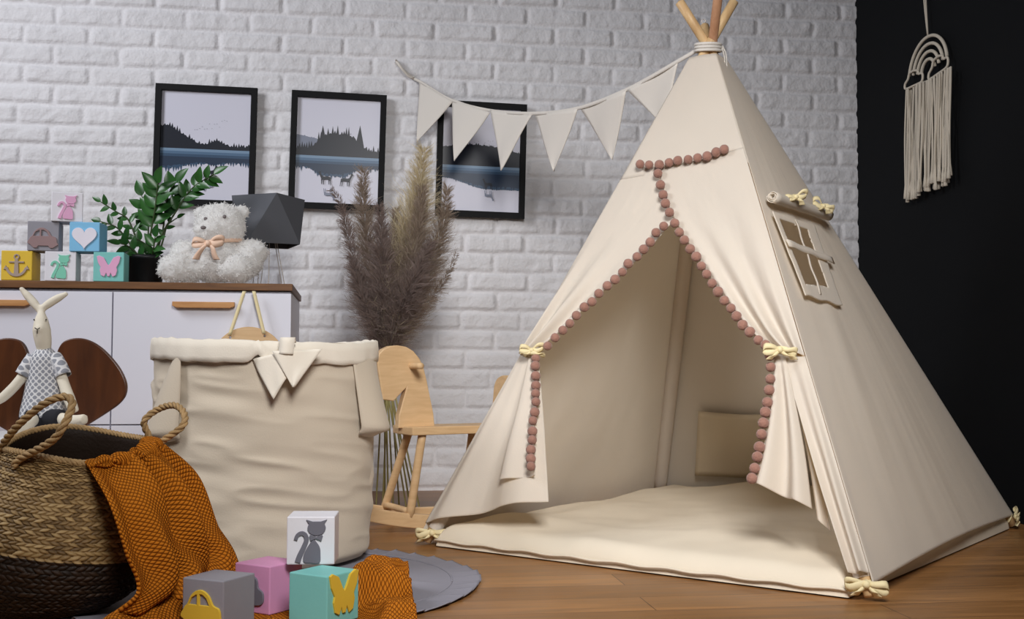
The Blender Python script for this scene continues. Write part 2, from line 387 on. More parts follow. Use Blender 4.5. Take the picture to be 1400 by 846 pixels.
# ------------------------------------------------------------------ teepee
FL, FR, FBR = pf(583, 745), pf(1190, 822), pf(1384, 722)
FBL = FL+FBR-FR
AP = pz(968, 64, 3.25)
feet = dict(L=FL, R=FR, BR=FBR, BL=FBL)
tp = thing('teepee_tent', 'cream canvas play teepee with pompom trimmed door flaps on wooden floor', 'play tent', (*((FL+FR+FBR+FBL)/4)[:2], 0))
perp = dict(L=C(.0, -.011), R=C(.008, .004), BR=C(.004, .011), BL=C(.012, .003))
ext = dict(L=.15, R=.085, BR=.155, BL=.22)
for k in ('L', 'R', 'BR', 'BL'):
    a = feet[k]+np.array([0, 0, .012]); b = AP+perp[k]; d = unit(b-a); e = b+d*ext[k]
    V, Fc = tube(resample([a, b, e], 24, False), .0135, 14); mesh('pole', V, Fc, M_pinered if k == 'BL' else M_pine, tp)
    if k == 'R':
        t = e; mb = MB()
        ring = [t+d*.012+RH*.006*math.sin(q)+np.array([0, 0, .006*math.cos(q)+.006]) for q in np.linspace(0, 2*PI, 14)]
        mb.add(*tube(ring, .0013, 6)); mb.add(*tube([t, t+d*.014], .0013, 6)); mb.build('eye_screw', M_wire, tp)
def corner(k, t):      # t: 0 at the neck, 1 at the foot
    o_ = unit((feet[k]-AP)*np.array([1, 1, 0]))
    nk = AP+unit(feet[k]-AP)*.040+o_*.036
    ft = lerp(feet[k], AP, .028)+o_*.034
    return lerp(nk, ft, t)
def tof(k, py):        # parameter along an edge at a picture height
    lo, hi = 0., 1.
    for _ in range(40):
        m = (lo+hi)/2
        if proj(corner(k, m))[1] < py: lo = m
        else: hi = m
    return lo
def edge(k, t0, t1, n): return np.array([corner(k, t) for t in np.linspace(t0, t1, n)])
def sheet(name, Lp, Rp, n, nu, disp, m, parent, thick=.0016, hem=None, uvs=True):
    nv = len(Lp); u = np.linspace(0, 1, nu)[None, :, None]
    P = Lp[:, None, :]*(1-u)+Rp[:, None, :]*u
    U, Vv = np.meshgrid(np.linspace(0, 1, nu), np.linspace(0, 1, nv))
    P = P+disp(U, Vv)[..., None]*n
    if hem is not None: P = P+hem(U, Vv)
    o = mesh(name, P.reshape(-1, 3), gridf(nu, nv), m, parent)
    return solid(o, thick) if thick else o
nF = unit(np.cross(FR-FL, AP-FL));  nF = nF if nF.dot(CAM-FL) > 0 else -nF
nR = unit(np.cross(FBR-FR, AP-FR)); nR = nR if nR.dot(C(3, 3)-FR) > 0 else -nR
nL = unit(np.cross(FBL-FL, AP-FL)); nL = nL if nL.dot(C(-3, 3)-FL) > 0 else -nL
nB = unit(np.cross(FBR-FBL, AP-FBL)); nB = nB if nB.dot(C(0, 9)-FBL) > 0 else -nB
def slack(a, seed, w=.006):
    return lambda U, V: -a*np.sin(PI*U)*np.sin(PI*np.clip(V, 0, 1))**.7 + w*np.sin(PI*U)*fbm(U*5+V*3, V*3, seed)+.5*w*np.sin(PI*U)*fbm(U*16, V*2.5, seed+5)
def archhem(h): return lambda U, V: (np.sin(PI*U)*V**8*h)[..., None]*np.array([0, 0, 1.0])
# left and back panels
sheet('canvas_panel', edge('L', 0, 1.025, 60), edge('BL', 0, 1.025, 60), nL, 50, slack(.02, 11), M_canvas, tp)
sheet('canvas_panel', edge('BL', 0, 1.025, 60), edge('BR', 0, 1.025, 60), nB, 50, slack(.02, 17), M_canvas, tp)
# right panel with an opening for its window
W_OPEN = np.array([(1065, 298.5), (1104, 314), (1132, 393), (1101, 389)])
W_OUT = np.array([(1054, 290), (1111, 310), (1149, 419), (1099, 405)])
def inpoly(q, poly):
    s = np.ones(len(q), bool); n = len(poly)
    for i in range(n):
        a, b = poly[i], poly[(i+1) % n]; s &= ((b[0]-a[0])*(q[:, 1]-a[1])-(b[1]-a[1])*(q[:, 0]-a[0])) > 0
    return s
nu, nv = 170, 210
Lp, Rp = edge('R', 0, 1, nv), edge('BR', 0, 1, nv); u = np.linspace(0, 1, nu)[None, :, None]
P = Lp[:, None]*(1-u)+Rp[:, None]*u; U, Vv = np.meshgrid(np.linspace(0, 1, nu), np.linspace(0, 1, nv))
def right_disp(U, V):
    rad = .007*np.sin(PI*U)*fbm(U*7+V*1.5, V*1.6, 23, 2)+.0016*np.sin(PI*U)*fbm(U*20+V*3, V*2.5, 29, 2)
    return .008*np.sin(PI*U)*np.sin(PI*V)+rad*smooth(V*1.6)
P = P+right_disp(U, Vv)[..., None]*nR+archhem(.014)(U, Vv)
Fc = gridf(nu, nv); Pf = P.reshape(-1, 3); cen = Pf[Fc].mean(1)
solid(mesh('canvas_panel', Pf, Fc[~inpoly(proj(cen), W_OPEN)], M_canvas, tp), .0016)
# window frame patch, bars, rolled cover and its bows
pr0 = corner('R', .5)+nR*.012
def onR(px, py, off=0.0): return pp(px, py, pr0, nR)+nR*off
q = np.linspace(0, 1, 70); a, b = np.meshgrid(q, q)
TL, TR, BRr, BLl = [onR(*c, .005) for c in W_OUT]
P = ((TL[None, None]*(1-a[..., None])+TR*a[..., None])*(1-b[..., None])+(BLl*(1-a[..., None])+BRr*a[..., None])*b[..., None])
dn = (np.array([0, 0, 1.0])-nR*nR[2])
P = P+(.003*np.sin(a*13)*(b**12))[..., None]*dn + (.0015*fbm(a*6, b*6, 3))[..., None]*nR
Pf = P.reshape(-1, 3); Fc = gridf(70, 70); keep = ~inpoly(proj(Pf[Fc].mean(1)), W_OPEN)
wf = solid(mesh('window_patch', Pf, Fc[keep], M_canvas, tp), .003)
def bar(p, q, w, off):
    A, B = onR(*p, off), onR(*q, off); d = unit(B-A); s = unit(np.cross(d, nR)); n = 14; pts = resample([A, B], n, False)
    V = np.stack([pts-s*w/2, pts+s*w/2], 1)+(nR*.0015*np.sin(np.arange(n)*1.3)[:, None])[:, None]
    return solid(mesh('window_bar', V.reshape(-1, 3), gridf(2, n), M_canvas, wf), .003)
bar((1084, 303), (1118, 404), .0085, .009); bar((1071, 335), (1134, 359), .02, .013)
ra, rb = onR(1048, 273, .017), onR(1126, 298, .017); rd = unit(rb-ra); rn = unit(np.cross(rd, nR)); 
V = []; nt, nl = 60, 16
for j in range(nl):
    for i in range(nt):
        th = i/(nt-1)*2*PI*2.6; rr = .005+.0105*i/(nt-1); c = lerp(ra, rb, j/(nl-1))+rd*.002*math.sin(i)
        V.append(c+rr*(math.cos(th)*nR+math.sin(th)*rn)*(1+.05*math.sin(j*1.9)))
rc = solid(mesh('rolled_cover', V, gridf(nt, nl), M_canvas, tp), .002)
for (x, y, s) in ((1070, 279, 1), (1108, 291, 2)):
    ribbon(bow(onR(x, y, .036), unit(RH*.8+rd*.4), np.array([0, 0, 1.]), unit(nR*.5-FH*.7), .034, s, .5).build('ribbon_bow', M_ribbon, rc))
# sleeve of the rear pole seen inside, and a pocket on the back panel
mesh('pole_sleeve', *tube(resample([lerp(FBL, AP, .03), lerp(FBL, AP, .9)], 30, False)+(-nL-nB)*.004, .023, 14), M_canvas, tp)
pb = corner('BL', .5)-nB*.035
PK = [pp(955, 562, pb, nB), pp(1075, 566, pb, nB), pp(1080, 655, pb, nB), pp(950, 650, pb, nB)]
sheet('pocket', np.linspace(PK[0], PK[3], 12), np.linspace(PK[1], PK[2], 12), -nB, 20, lambda U, V: .012*np.sin(PI*U)*(1-V)+.003*fbm(U*4, V*4, 2), M_pocket, tp, .003)
# front: top panel, door flaps, tied-back lower curtains
def onF(px, py, off=0.0): return pp(px, py, FL*.5+FR*.5+np.array([0, 0, .0]), nF0)+nF0*off
nF0 = unit(np.cross(corner('R', 1)-corner('L', 1), corner('L', 0)-corner('L', 1))); nF0 = nF0 if nF0.dot(CAM-FL) > 0 else -nF0
_p0 = corner('L', 1)
def onF(px, py, off=0.0): return pp(px, py, _p0, nF0)+nF0*off
def polyF(pts, n, off=0.0): return np.array([onF(x, y)+nF0*off for x, y in resample(pts, n)])
tl0, tr0, tlt, trt = tof('L', 246), tof('R', 222), tof('L', 486), tof('R', 488)
sheet('front_panel', edge('L', 0, tl0, 30), edge('R', 0, tr0, 30), nF0, 40, lambda U, V: .005*np.sin(PI*U)**.5+.002*np.sin(PI*U)*fbm(U*5, V*5, 8), M_canvas, tp)
LE = [(938, 232), (932, 285), (917, 306), (885, 343), (848, 381), (810, 418), (775, 453), (748, 476), (735, 486)]
RE = [(903, 236), (909, 262), (918, 288), (932, 315), (955, 352), (985, 398), (1015, 440), (1040, 467), (1068, 484)]
nv = 80
def fold_l(U, V): return .004*np.sin(PI*U)+(.012*smooth((V-.25)/.7))*(1+np.sin(2*PI*(2.2*U+.15)))*smooth((U)/.12)+.003*fbm(U*6, V*5, 4)*np.sin(PI*U)
def fold_r(U, V):  # U=0 is the free edge
    w = 1-U
    return .009+(.018*smooth((V-.15)/.8))*np.sin(2*PI*(2.4*w**1.5)+.6)*smooth(U/.06)*smooth((1-U)/.2)*.8+.003*fbm(U*6, V*5, 14)*np.sin(PI*U)
sheet('door_flap', edge('L', tl0-.03, tlt, nv), polyF(LE, nv), nF0, 60, fold_l, M_canvas, tp)
sheet('door_flap', polyF(RE, nv), edge('R', tr0-.03, trt, nv), nF0, 60, fold_r, M_canvas, tp)
c1 = sheet('lower_curtain', edge('L', tlt, .985, nv), polyF([(737, 488), (744, 560), (749, 630), (752, 687)], nv), nF0, 70,
      lambda U, V: .004+.022*V**1.0*(1+np.sin(2*PI*(1.6*U+.05)))*smooth(U/.15)*(.4+.6*U)+.004*(1+np.sin(2*PI*3.6*U))*V*(1-V)*2*smooth(U/.15)+.003*fbm(U*6, V*3, 34)*V, M_canvas, tp)
LH = [(738, 489), (741, 540), (741, 600), (743, 655)]
c2 = sheet('lower_curtain', polyF([(727, 489), (716, 560), (705, 615), (697, 663)], nv), polyF(LH, nv), nF0, 40,
      lambda U, V: .012+.030*V+.012*V*np.sin(2*PI*(.9*U+.1)), M_canvas, tp)
RH_ = [(1062, 487), (1061, 520), (1056, 570), (1048, 620), (1037, 664)]
c3 = sheet('lower_curtain', polyF([(1072, 488), (1098, 575), (1130, 680), (1165, 786)], nv), edge('R', trt, .985, nv), nF0, 50,
      lambda U, V: .006+.011*V**.6*(1+np.sin(2*PI*(1.4*U+.3)))*smooth((1-U)/.3)+.003*fbm(U*5, V*4, 44)*V, M_canvas, tp)
c4 = sheet('lower_curtain', polyF(RH_, nv), polyF([(1076, 488), (1092, 560), (1105, 630), (1114, 698)], nv), nF0, 50,
      lambda U, V: .014+.022*V**.8*np.sin(2*PI*(1.55*U+.0))*smooth(U/.1)+.01*V, M_canvas, tp)
c5 = sheet('lower_curtain', polyF([(1074, 490), (1090, 560), (1104, 640), (1112, 706)], nv), polyF([(1078, 490), (1100, 570), (1118, 650), (1130, 722)], nv), nF0, 20,
      lambda U, V: -.004-.02*V+.008*V*np.sin(2*PI*U), M_canvas, tp)
# pompoms
bm = bmesh.new(); bmesh.ops.create_icosphere(bm, subdivisions=3, radius=.0128)
for v in bm.verts:
    nrm = v.co.normalized(); v.co *= 1+.06*(float(fbm(nrm.x*4+9, nrm.y*4+nrm.z*5, 3)))
pom_me = bpy.data.meshes.new('pompom'); bm.to_mesh(pom_me); bm.free(); pom_me.materials.append(M_pom); pom_me.polygons.foreach_set('use_smooth', [True]*len(pom_me.polygons))
pom0 = None
def poms(pts, n, off):
    global pom0
    for (x, y) in resample(pts, n):
        x += random.uniform(-1.2, 1.2); y += random.uniform(-1.5, 1.5)
        p = onF(x, y)+nF0*(off if not callable(off) else off(y))
        if pom0 is None: o = pom0 = bpy.data.objects.new('pompom', pom_me)
        else: o = pom0.copy()
        COL.objects.link(o); o.parent = tp; o.location = p-np.array(tp.location); o.rotation_euler = (random.random()*6, random.random()*6, random.random()*6)
        sc = random.uniform(.93, 1.06); o.scale = (sc, sc, sc)
poms([(881, 231), (905, 230), (940, 225), (970, 219), (996, 210)], 10, .024)
poms([(904, 243), (910, 265), (919, 290), (932, 317), (955, 354), (985, 400), (1015, 442), (1038, 466), (1053, 477)], 21, .024)
poms([(911, 312), (885, 344), (848, 382), (810, 419), (775, 454), (754, 475)], 17, .020)
poms([(738, 492), (742, 540), (741, 600), (743, 647)], 13, lambda y: .02+.04*(y-488)/165)
poms([(1059, 492), (1059, 520), (1054, 570), (1047, 620), (1039, 662)], 12, lambda y: .024+.018*(y-488)/175)
# bows at the tie-backs and feet, cord round the neck
ribbon(bow(onF(735, 484, .03), RH, np.array([0, 0, 1.]), -FH, .034, 5, .25).build('tieback_bow', M_ribbon, tp))
mesh('tieback_band', *tube([onF(719, 486, -.0), onF(726, 488, .03), onF(738, 488, .034), onF(744, 486, .0)], .006, 8), M_ribbon, tp)
ribbon(bow(onF(1074, 486, .04), RH, np.array([0, 0, 1.]), -FH, .04, 9, .5).build('tieback_bow', M_ribbon, tp))
for k, (x, y), s in (('L', (577, 744), 3), ('R', (1181, 803), 4), ('BR', (1383, 712), 6)):
    pole = lerp(feet[k], AP, .018); out = unit(CAM*np.array([1, 1, 0])-pole*np.array([1, 1, 0]))
    if k == 'BR': out = unit(out*.3+RH)
    ribbon(bow(pole+out*.016+np.array([0, 0, .012]), unit(np.cross(out, (0, 0, 1))), np.array([0, 0, 1.]), out, .044, s, .5).build('foot_bow', M_ribbon, tp))
    d = unit(AP-feet[k]); pc = lerp(feet[k], AP, .022)
    e1 = unit(np.cross(d, (1, 0, 0))); e2 = np.cross(d, e1)
    mesh('foot_tie', *tube([pc+.0175*(math.cos(q)*e1+math.sin(q)*e2)+d*.004*math.sin(2*q) for q in np.linspace(0, 2*PI, 22)], .004, 8), M_ribbon, tp)
    sl = [lerp(feet[k], AP, t) for t in np.linspace(.03, .075, 8)]
    mesh('pole_sleeve', *tube(sl, .0205, 14, cap=False), M_canvas, tp)
mb = MB(); e1, e2 = RH, FH
for j in range(3):
    mb.add(*tube([AP+np.array([0, 0, -.012+.009*j])+.036*(math.cos(q)*e1+math.sin(q)*e2)+np.array([0, 0, .006*math.sin(q)]) for q in np.linspace(0, 2*PI, 30)], .0045, 8))
for j in (0, 1):
    mb.add(*tube(resample([AP+RH*(.036+.004*j)-FH*.01, AP+RH*(.042+.006*j)-FH*.02+np.array([0, 0, -.03]), AP+RH*(.046+.004*j)-FH*.02+np.array([0, 0, -.075])], 12), .0022, 6))
mb.build('neck_cord', M_rope, tp)

# floor cushion inside the teepee
def cushion():
    a0 = np.r_[0, np.geomspace(.002, .06, 12), np.linspace(.07, .93, 90), 1-np.geomspace(.06, .002, 12), 1]
    A, B = np.meshgrid(a0, a0)
    q = [lerp(FL, FR, .035)+nF*np.array([1, 1, 0])*.012, lerp(FL, FR, .965)+nF*np.array([1, 1, 0])*.012, lerp(FBR, FR, .03), lerp(FBL, FBR, .04)]
    q[2] = q[2]+unit(nR*np.array([1, 1, 0]))*.0
    P = (q[0]*(1-A[..., None])+q[1]*A[..., None])*(1-B[..., None])+(q[3]*(1-A[..., None])+q[2]*A[..., None])*B[..., None]
    d = np.minimum(np.minimum(A, 1-A), np.minimum(B, 1-B))*1.2
    e = np.sqrt(np.clip(1-(1-np.clip(d/.045, 0, 1))**2, 0, 1))
    bump = .012*fbm(A*5, B*5, 51)+.016*np.clip(d/.2, 0, 1)+.010*np.sin(A*30+B*6)*np.exp(-B*30)*np.exp(-((A-.15)/.3)**2)
    hump = .045*np.exp(-(((A-.42)/.22)**2+((B-.93)/.2)**2))+.02*np.exp(-(((A-.1)/.1)**2+((B-.12)/.1)**2))
    z = .004+e*(.052+bump)+hump*np.clip(d/.1, 0, 1)
    P[..., 2] = z
    P = P+((1-e)*.0)[..., None]
    n = len(a0); V = P.reshape(-1, 3); Fc = gridf(n, n)
    r = thing('floor_cushion', 'quilted cream floor cushion lying inside the teepee', 'cushion', (*V.mean(0)[:2], 0))
    mesh('cover', V, Fc, M_cushion, r)
    bot = [q[i]*np.array([1, 1, 0])+np.array([0, 0, .004]) for i in range(4)]
    mesh('underside', bot, [[3, 2, 1, 0]], M_cushion, r, smoothed=False)
    out = unit(nF*np.array([1, 1, 0])); pts = resample([q[0], lerp(q[0], q[1], .3)+out*.004, lerp(q[0], q[1], .7)+out*.004, q[1]], 60)
    pts[:, 2] = .020+.002*np.sin(np.arange(60)*.9)
    mesh('piping', *tube(pts+out*.004, .0035, 8), M_cushion, r)
cushion()

# ------------------------------------------------------------------ bunting garland
STR = [(541, 84), (552, 100), (575, 112), (618, 137), (670, 151), (729, 155), (790, 148), (858, 122), (928, 83), (962, 63)]
def bz(x): return 4.58+(3.24-4.58)*smooth((x-541)/421)*.35+(3.24-4.58)*((x-541)/421)*.65
sp = [pz(x, y, min(bz(x), 4.56)) for x, y in STR]
sp[0] = pw(541, 84, WY-.02)
bt = thing('bunting_garland', 'cream triangle flag bunting strung from the brick wall to the teepee top', 'bunting', tuple(sp[4]))
tape = resample(sp, 90); tv = np.array([0, 0, 1.])
o = mesh('cord', np.stack([tape-tv*.006, tape+tv*.006], 1).reshape(-1, 3), gridf(2, 90), M_flag, bt); solid(o, .003)
lp = [pw(541, 82, WY-.03), pw(548, 92, WY-.045), pw(560, 105, WY-.03), pw(566, 106, WY-.02), pw(556, 100, WY-.014), pw(541, 85, WY-.02)]
tp_ = resample(lp, 30); solid(mesh('end_loop', np.stack([tp_-C(.003, 0, .004), tp_+C(.003, 0, .004)], 1).reshape(-1, 3), gridf(2, 30), M_flag, bt), .002)
mesh('nail', *tube([pw(541, 82, WY-.004), pw(541, 82, WY-.045)], .0022, 8), M_wire, bt)
for (a, b, t) in (((573, 110), (619, 139), (570, 194)), ((617, 134), (670, 154), (621, 220)), ((671, 150), (728, 157), (685, 233)), ((730, 155), (790, 149), (757, 234)), ((792, 147), (857, 124), (837, 218)), ((859, 123), (927, 85), (910, 176))):
    A, B, T = pz(*a, min(bz(a[0]), 4.54)), pz(*b, bz(b[0])), pz(*t, min(bz((a[0]+b[0])/2), 4.54))
    n = 16; rows = []
    nn = unit(np.cross(B-A, T-A))
    for i in range(n):
        v = i/(n-1); l, r_ = lerp(A, T, v), lerp(B, T, v)
        for j in range(n):
            u_ = j/(n-1); rows.append(lerp(l, r_, u_)+nn*(.004*math.sin(u_*5+v*4+a[0])*(1-v*.6)))
    solid(mesh('flag', rows, gridf(n, n), M_flag, bt), .0025)

# ------------------------------------------------------------------ framed prints
M_sky = mat('print sky', (214, 213, 226), .35, spec=.3); M_tree = mat('print forest', (26, 30, 42), .35, spec=.3); M_hill = mat('print far hill', (126, 132, 150), .35, spec=.3)
M_lk = [mat('print lake %d' % i, c, .35, spec=.3) for i, c in enumerate([(120, 146, 172), (84, 112, 140), (58, 82, 108), (40, 56, 78)])]
def deer(x, y, s, flip=1):
    body = [(-.5, .45), (-.48, .62), (-.2, .68), (.25, .66), (.45, .72), (.62, .98), (.6, 1.1), (.78, 1.08), (.9, .98), (.78, .92), (.66, .7), (.55, .5), (.5, 0), (.42, 0), (.4, .4), (.3, .4), (.3, 0), (.22, 0), (.2, .42), (-.25, .42), (-.3, 0), (-.38, 0), (-.36, .38), (-.45, .3), (-.5, 0), (-.58, 0)]
    return [(x+flip*a*s, y+b*s) for a, b in body]
def jag(x0, x1, ya, amp, seed, n=72, sign=1):
    pts = []
    for i in range(n+1):
        t = i/n; y = ya(t)+sign*amp*float(hash2(np.float64(i), np.float64(seed)))**1.6*(1.15 if i % 2 else .35); pts.append((x0+(x1-x0)*t, y))
    return pts
def picture(px, label, style, seed):
    yy = WY-.034
    c = [pw(x, y, yy) for x, y in px]     # TL TR BR BL
    cen = sum(c)/4; w = (np.linalg.norm(c[1]-c[0])+np.linalg.norm(c[2]-c[3]))/2; h = (np.linalg.norm(c[3]-c[0])+np.linalg.norm(c[2]-c[1]))/2
    ex = unit((c[1]-c[0])+(c[2]-c[3])); ex = unit(ex*np.array([1, 0, 1])); ez = np.array([0, -1., 0]); ey = np.cross(ez, ex)
    r = thing('framed_print', label, 'picture', (cen[0], WY-.03, cen[2]-h/2), 'lake prints on the brick wall')
    bw = .0235; W2, H2 = w/2, h/2
    V, Fc = outline([[(-W2, -H2), (W2, -H2), (W2, H2), (-W2, H2)], [(-W2+bw, -H2+bw), (W2-bw, -H2+bw), (W2-bw, H2-bw), (-W2+bw, H2-bw)]], .022, .001)
    mesh('frame', frame3(V, cen, ex, ey, ez), Fc, M_black, r, smoothed=False)
    iw, ih = W2-bw, H2-bw; mb = MB(); lay = [0]
    def poly(pts, mi):
        lay[0] += 1; V, Fc = outline([[(min(max(x, -1), 1)*iw, min(max(y, -1), 1)*ih) for x, y in pts]], .00002)
        zt = V[:, 2].max(); keep = [f for f in Fc if all(V[i, 2] > zt-1e-7 for i in f)]; V[:, 2] = .0002*lay[0]-.006
        mb.add(frame3(V, cen, ex, ey, ez), keep, mi)
    poly([(-1, -1), (1, -1), (1, 1), (-1, 1)], 0)
    hz = {0: -.06, 1: -.1, 2: -.12}[style]
    top = {0: lambda t: hz+.40-.42*smooth(t*1.7)+.12*math.exp(-((t-.62)/.12)**2)+.08*t, 1: lambda t: hz+.12+.30*math.exp(-((t-.5)/.27)**4), 2: lambda t: hz+.34+.1*math.sin(t*3)-.08*t}[style]
    if style: poly([(-1, hz)]+jag(-1, 1, lambda t: hz+.26+.14*math.sin(3*t+1+style), .02, 90+seed)[0:]+[(1, hz)], 2)
    poly([(-1, hz)]+jag(-1, 1, top, {0: .10, 1: .16, 2: .05}[style], seed)+[(1, hz)], 1)
    if style == 1: poly([(.36, hz), (.52, hz+.62), (.68, hz)], 1); poly([(-.12, hz), (-.02, hz+.6), (.1, hz)], 1); poly([(-.5, hz), (-.38, hz+.58), (-.2, hz)], 1)
    b = [.0, .05, .10, .15, .2]
    for i in range(4): poly([(-1, hz-b[i]), (1, hz-b[i]), (1, hz-b[i+1]), (-1, hz-b[i+1])], 3+i)
    low = {0: lambda t: hz-.36+.14*smooth(t*1.6)-.06*math.exp(-((t-.6)/.1)**2), 1: lambda t: hz-.2-.17*math.exp(-((t-.45)/.25)**4), 2: lambda t: hz-.24-.2*smooth(t*1.7)}[style]
    poly(jag(-1, 1, low, .1 if style < 2 else .02, seed+5, sign=-1)+[(1, hz-.15), (-1, hz-.15)], 5)
    poly(jag(-1, 1, lambda t: low(t)*.75+(hz-.2)*.25, .06, seed+6, sign=-1)+[(1, hz-.15), (-1, hz-.15)], 6)
    for k in range(14):
        bx, by = (random.uniform(-.3, .45), random.uniform(.24, .36)) if style else (-.25+.055*k, .26+.015*k+random.uniform(-.06, .06))
        if style == 2: bx, by = random.uniform(-.2, .35), random.uniform(.25, .42)
        poly([(bx-.02, by+.012), (bx, by), (bx+.02, by+.012), (bx, by+.005)], 1)
    for (dx, dy, ds, fl) in {0: [(.1, -.54, .22, 1)], 1: [(-.26, -.58, .22, -1), (.2, -.6, .22, 1)], 2: [(.2, -.5, .18, -1)]}[style]: poly(deer(dx, dy-.06, ds, fl), 1)
    for (dx, dy, ds, fl) in {0: [(.12, -.8, .16, -1)], 1: [(-.2, -.9, .2, 1)], 2: [(.2, -.75, .18, 1)]}[style]: poly([(x, 2*dy+ds*.9-y) for x, y in deer(dx, dy, ds, fl)], 2)
    mb.build('print', [M_sky, M_tree, M_hill]+M_lk, r, smoothed=False)
    V, Fc = boxm((w-.004, h-.004, .004), 0); mesh('backing', frame3(V+np.array([0, 0, -.009]), cen, ex, ey, ez), Fc, M_black, r, smoothed=False)
picture([(212, 114), (351, 121), (349, 284), (209, 279)], 'black framed misty lake print hung above the potted plant', 0, 1)
picture([(397, 124), (527, 130), (526, 290), (396, 283)], 'black framed print with two deer, hung between the other two prints', 1, 2)
picture([(597, 137), (719, 143), (718, 300), (597, 294)], 'black framed lake print partly covered by the bunting flags', 2, 3)

# ------------------------------------------------------------------ sideboard
fr = pz(400, 388, 3.65); YF = fr[1]; XR = fr[0]; ZT = fr[2]; XL = XR-1.18; DP = .66
sb = thing('sideboard', 'white sideboard with a brown wooden top against the brick wall', 'sideboard', (XR-.59, YF+DP/2, 0))
boxw('body', (XL+.006, YF+.022, .05), (XR-.006, YF+DP-.005, ZT-.024), M_white, sb, .002)
boxw('plinth', (XL+.03, YF+.05, 0), (XR-.03, YF+DP-.03, .05), M_gap, sb, .002)
boxw('top', (XL, YF, ZT-.022), (XR, YF+DP, ZT), M_top, sb, .0015)
xm = pw(152.5, 480, YF)[0]; zs_ = pw(130, 581, YF)[2]
def front(x0, x1, z0, z1, hz=None, hx=None, kind='door'):
    d = boxw(kind, (x0+.002, YF+.004, z0+.002), (x1-.002, YF+.0225, z1-.002), M_white, sb, .001)
    if hz:
        w, h_ = .19, .019
        V, Fc = outline([[(-w/2, h_/2), (w/2, h_/2), (w/2, -h_/5), (w/2-.014, -h_/2), (-w/2+.014, -h_/2), (-w/2, -h_/5)]], .022, .0015)
        mesh('handle', frame3(V, (hx, YF-.008, hz), np.array([1., 0, 0]), np.array([0, 0, 1.]), np.array([0, -1., 0])), Fc, M_handle, d, smoothed=False)
h1 = pw(279, 417, YF); h2 = pw(-2, 414, YF)
front(xm, XR-.002, zs_, ZT-.030, h1[2], h1[0], 'drawer'); front(XL+.002, xm, zs_, ZT-.030, h1[2], h2[0], 'drawer')
front(xm, XR-.002, .052, zs_, .2, h1[0], 'drawer'); front(XL+.002, xm, .052, zs_, .2, h2[0], 'drawer')

# round wooden sign on a strap in front of the drawer
ys = YF-.016; cs = pw(340, 497, ys); rs = .116
sg = thing('hanging_disc', 'round plywood disc hung by a cream strap on the sideboard front', 'wall hanging', (cs[0], ys, cs[2]-rs))
holes = [pw(315, 460, ys), pw(362, 458, ys)]
loc2 = [((p-cs)[0], (p-cs)[2]) for p in holes]
circ = lambda cx, cy, r, n: [(cx+r*math.cos(2*PI*i/n), cy+r*math.sin(2*PI*i/n)) for i in range(n)]
V, Fc = outline([circ(0, 0, rs, 64)]+[circ(x, y-.003, .004, 12) for x, y in loc2], .008, .001)
mesh('disc', frame3(V, cs, np.array([1., 0, 0]), np.array([0, 0, 1.]), np.array([0, -1., 0])), Fc, M_beech, sg, smoothed=False)
for (a, b) in (((314, 458), (334, 398)), ((361, 456), (347, 398))):
    A, B = pw(*a, ys-.008), pw(*b, ys-.006); P = resample([A, lerp(A, B, .5), B], 14, False); s = np.array([.0055, 0, .0])
    solid(mesh('strap', np.stack([P-s, P+s], 1).reshape(-1, 3), gridf(2, 14), M_ribbon, sg), .0025)

# ------------------------------------------------------------------ toy blocks
def cat_shape():
    head = [(.63+.2*math.cos(t), .78+.16*math.sin(t)) for t in np.linspace(PI*.82, PI*2.18, 26)]
    head = head+[(.86, .97), (.72, .925), (.54, .925), (.40, .965)]
    body = smooth_closed([(.36, .04), (.5, .02), (.7, .02), (.72, .2), (.7, .36), (.6, .5), (.53, .5), (.42, .34), (.35, .18)], 60)
    c = resample([(.22, .03), (.26, .16), (.36, .38), (.41, .52), (.38, .63), (.3, .67), (.21, .62), (.17, .52)], 26); T = np.gradient(c, axis=0); T /= np.linalg.norm(T, axis=1)[:, None]; Nn = np.stack([-T[:, 1], T[:, 0]], 1)
    w = np.linspace(.062, .04, 26)[:, None]
    return [head, list(map(tuple, body)), list(map(tuple, np.vstack([c+Nn*w, (c-Nn*w)[::-1]]))), [(.47, .6), (.5, .5), (.62, .55), (.74, .5), (.77, .6), (.74, .64), (.62, .58), (.5, .65)]]
def car_shape():
    o = smooth_closed([(.03, .2), (.05, .42), (.14, .52), (.22, .68), (.36, .79), (.52, .8), (.68, .7), (.79, .52), (.94, .45), (.98, .28), (.95, .16)], 80)
    bot = [(.90, .10), (.84, .06), (.74, .06), (.68, .14), (.34, .14), (.29, .06), (.18, .06), (.12, .12)]
    w1 = [(.17, .5), (.24, .64), (.36, .71), (.38, .71), (.38, .5)]; w2 = [(.44, .5), (.44, .72), (.52, .72), (.62, .65), (.7, .5)]
    return [list(map(tuple, o[:-7]))+bot, w1, w2]
def butterfly_shape():
    half = [(.5, .56), (.55, .62), (.68, .86), (.86, .94), (.95, .9), (.9, .66), (.8, .48), (.83, .36), (.78, .16), (.66, .1), (.58, .26), (.54, .12), (.5, .12)]
    return [half+[(1-x, y) for x, y in half[::-1]]]
def heart_shape():
    P = [(.5+.43*math.sin(t)**3, .5+.027*(13*math.cos(t)-5*math.cos(2*t)-2*math.cos(3*t)-math.cos(4*t))) for t in np.linspace(0, 2*PI, 60, endpoint=False)]
    return [P]
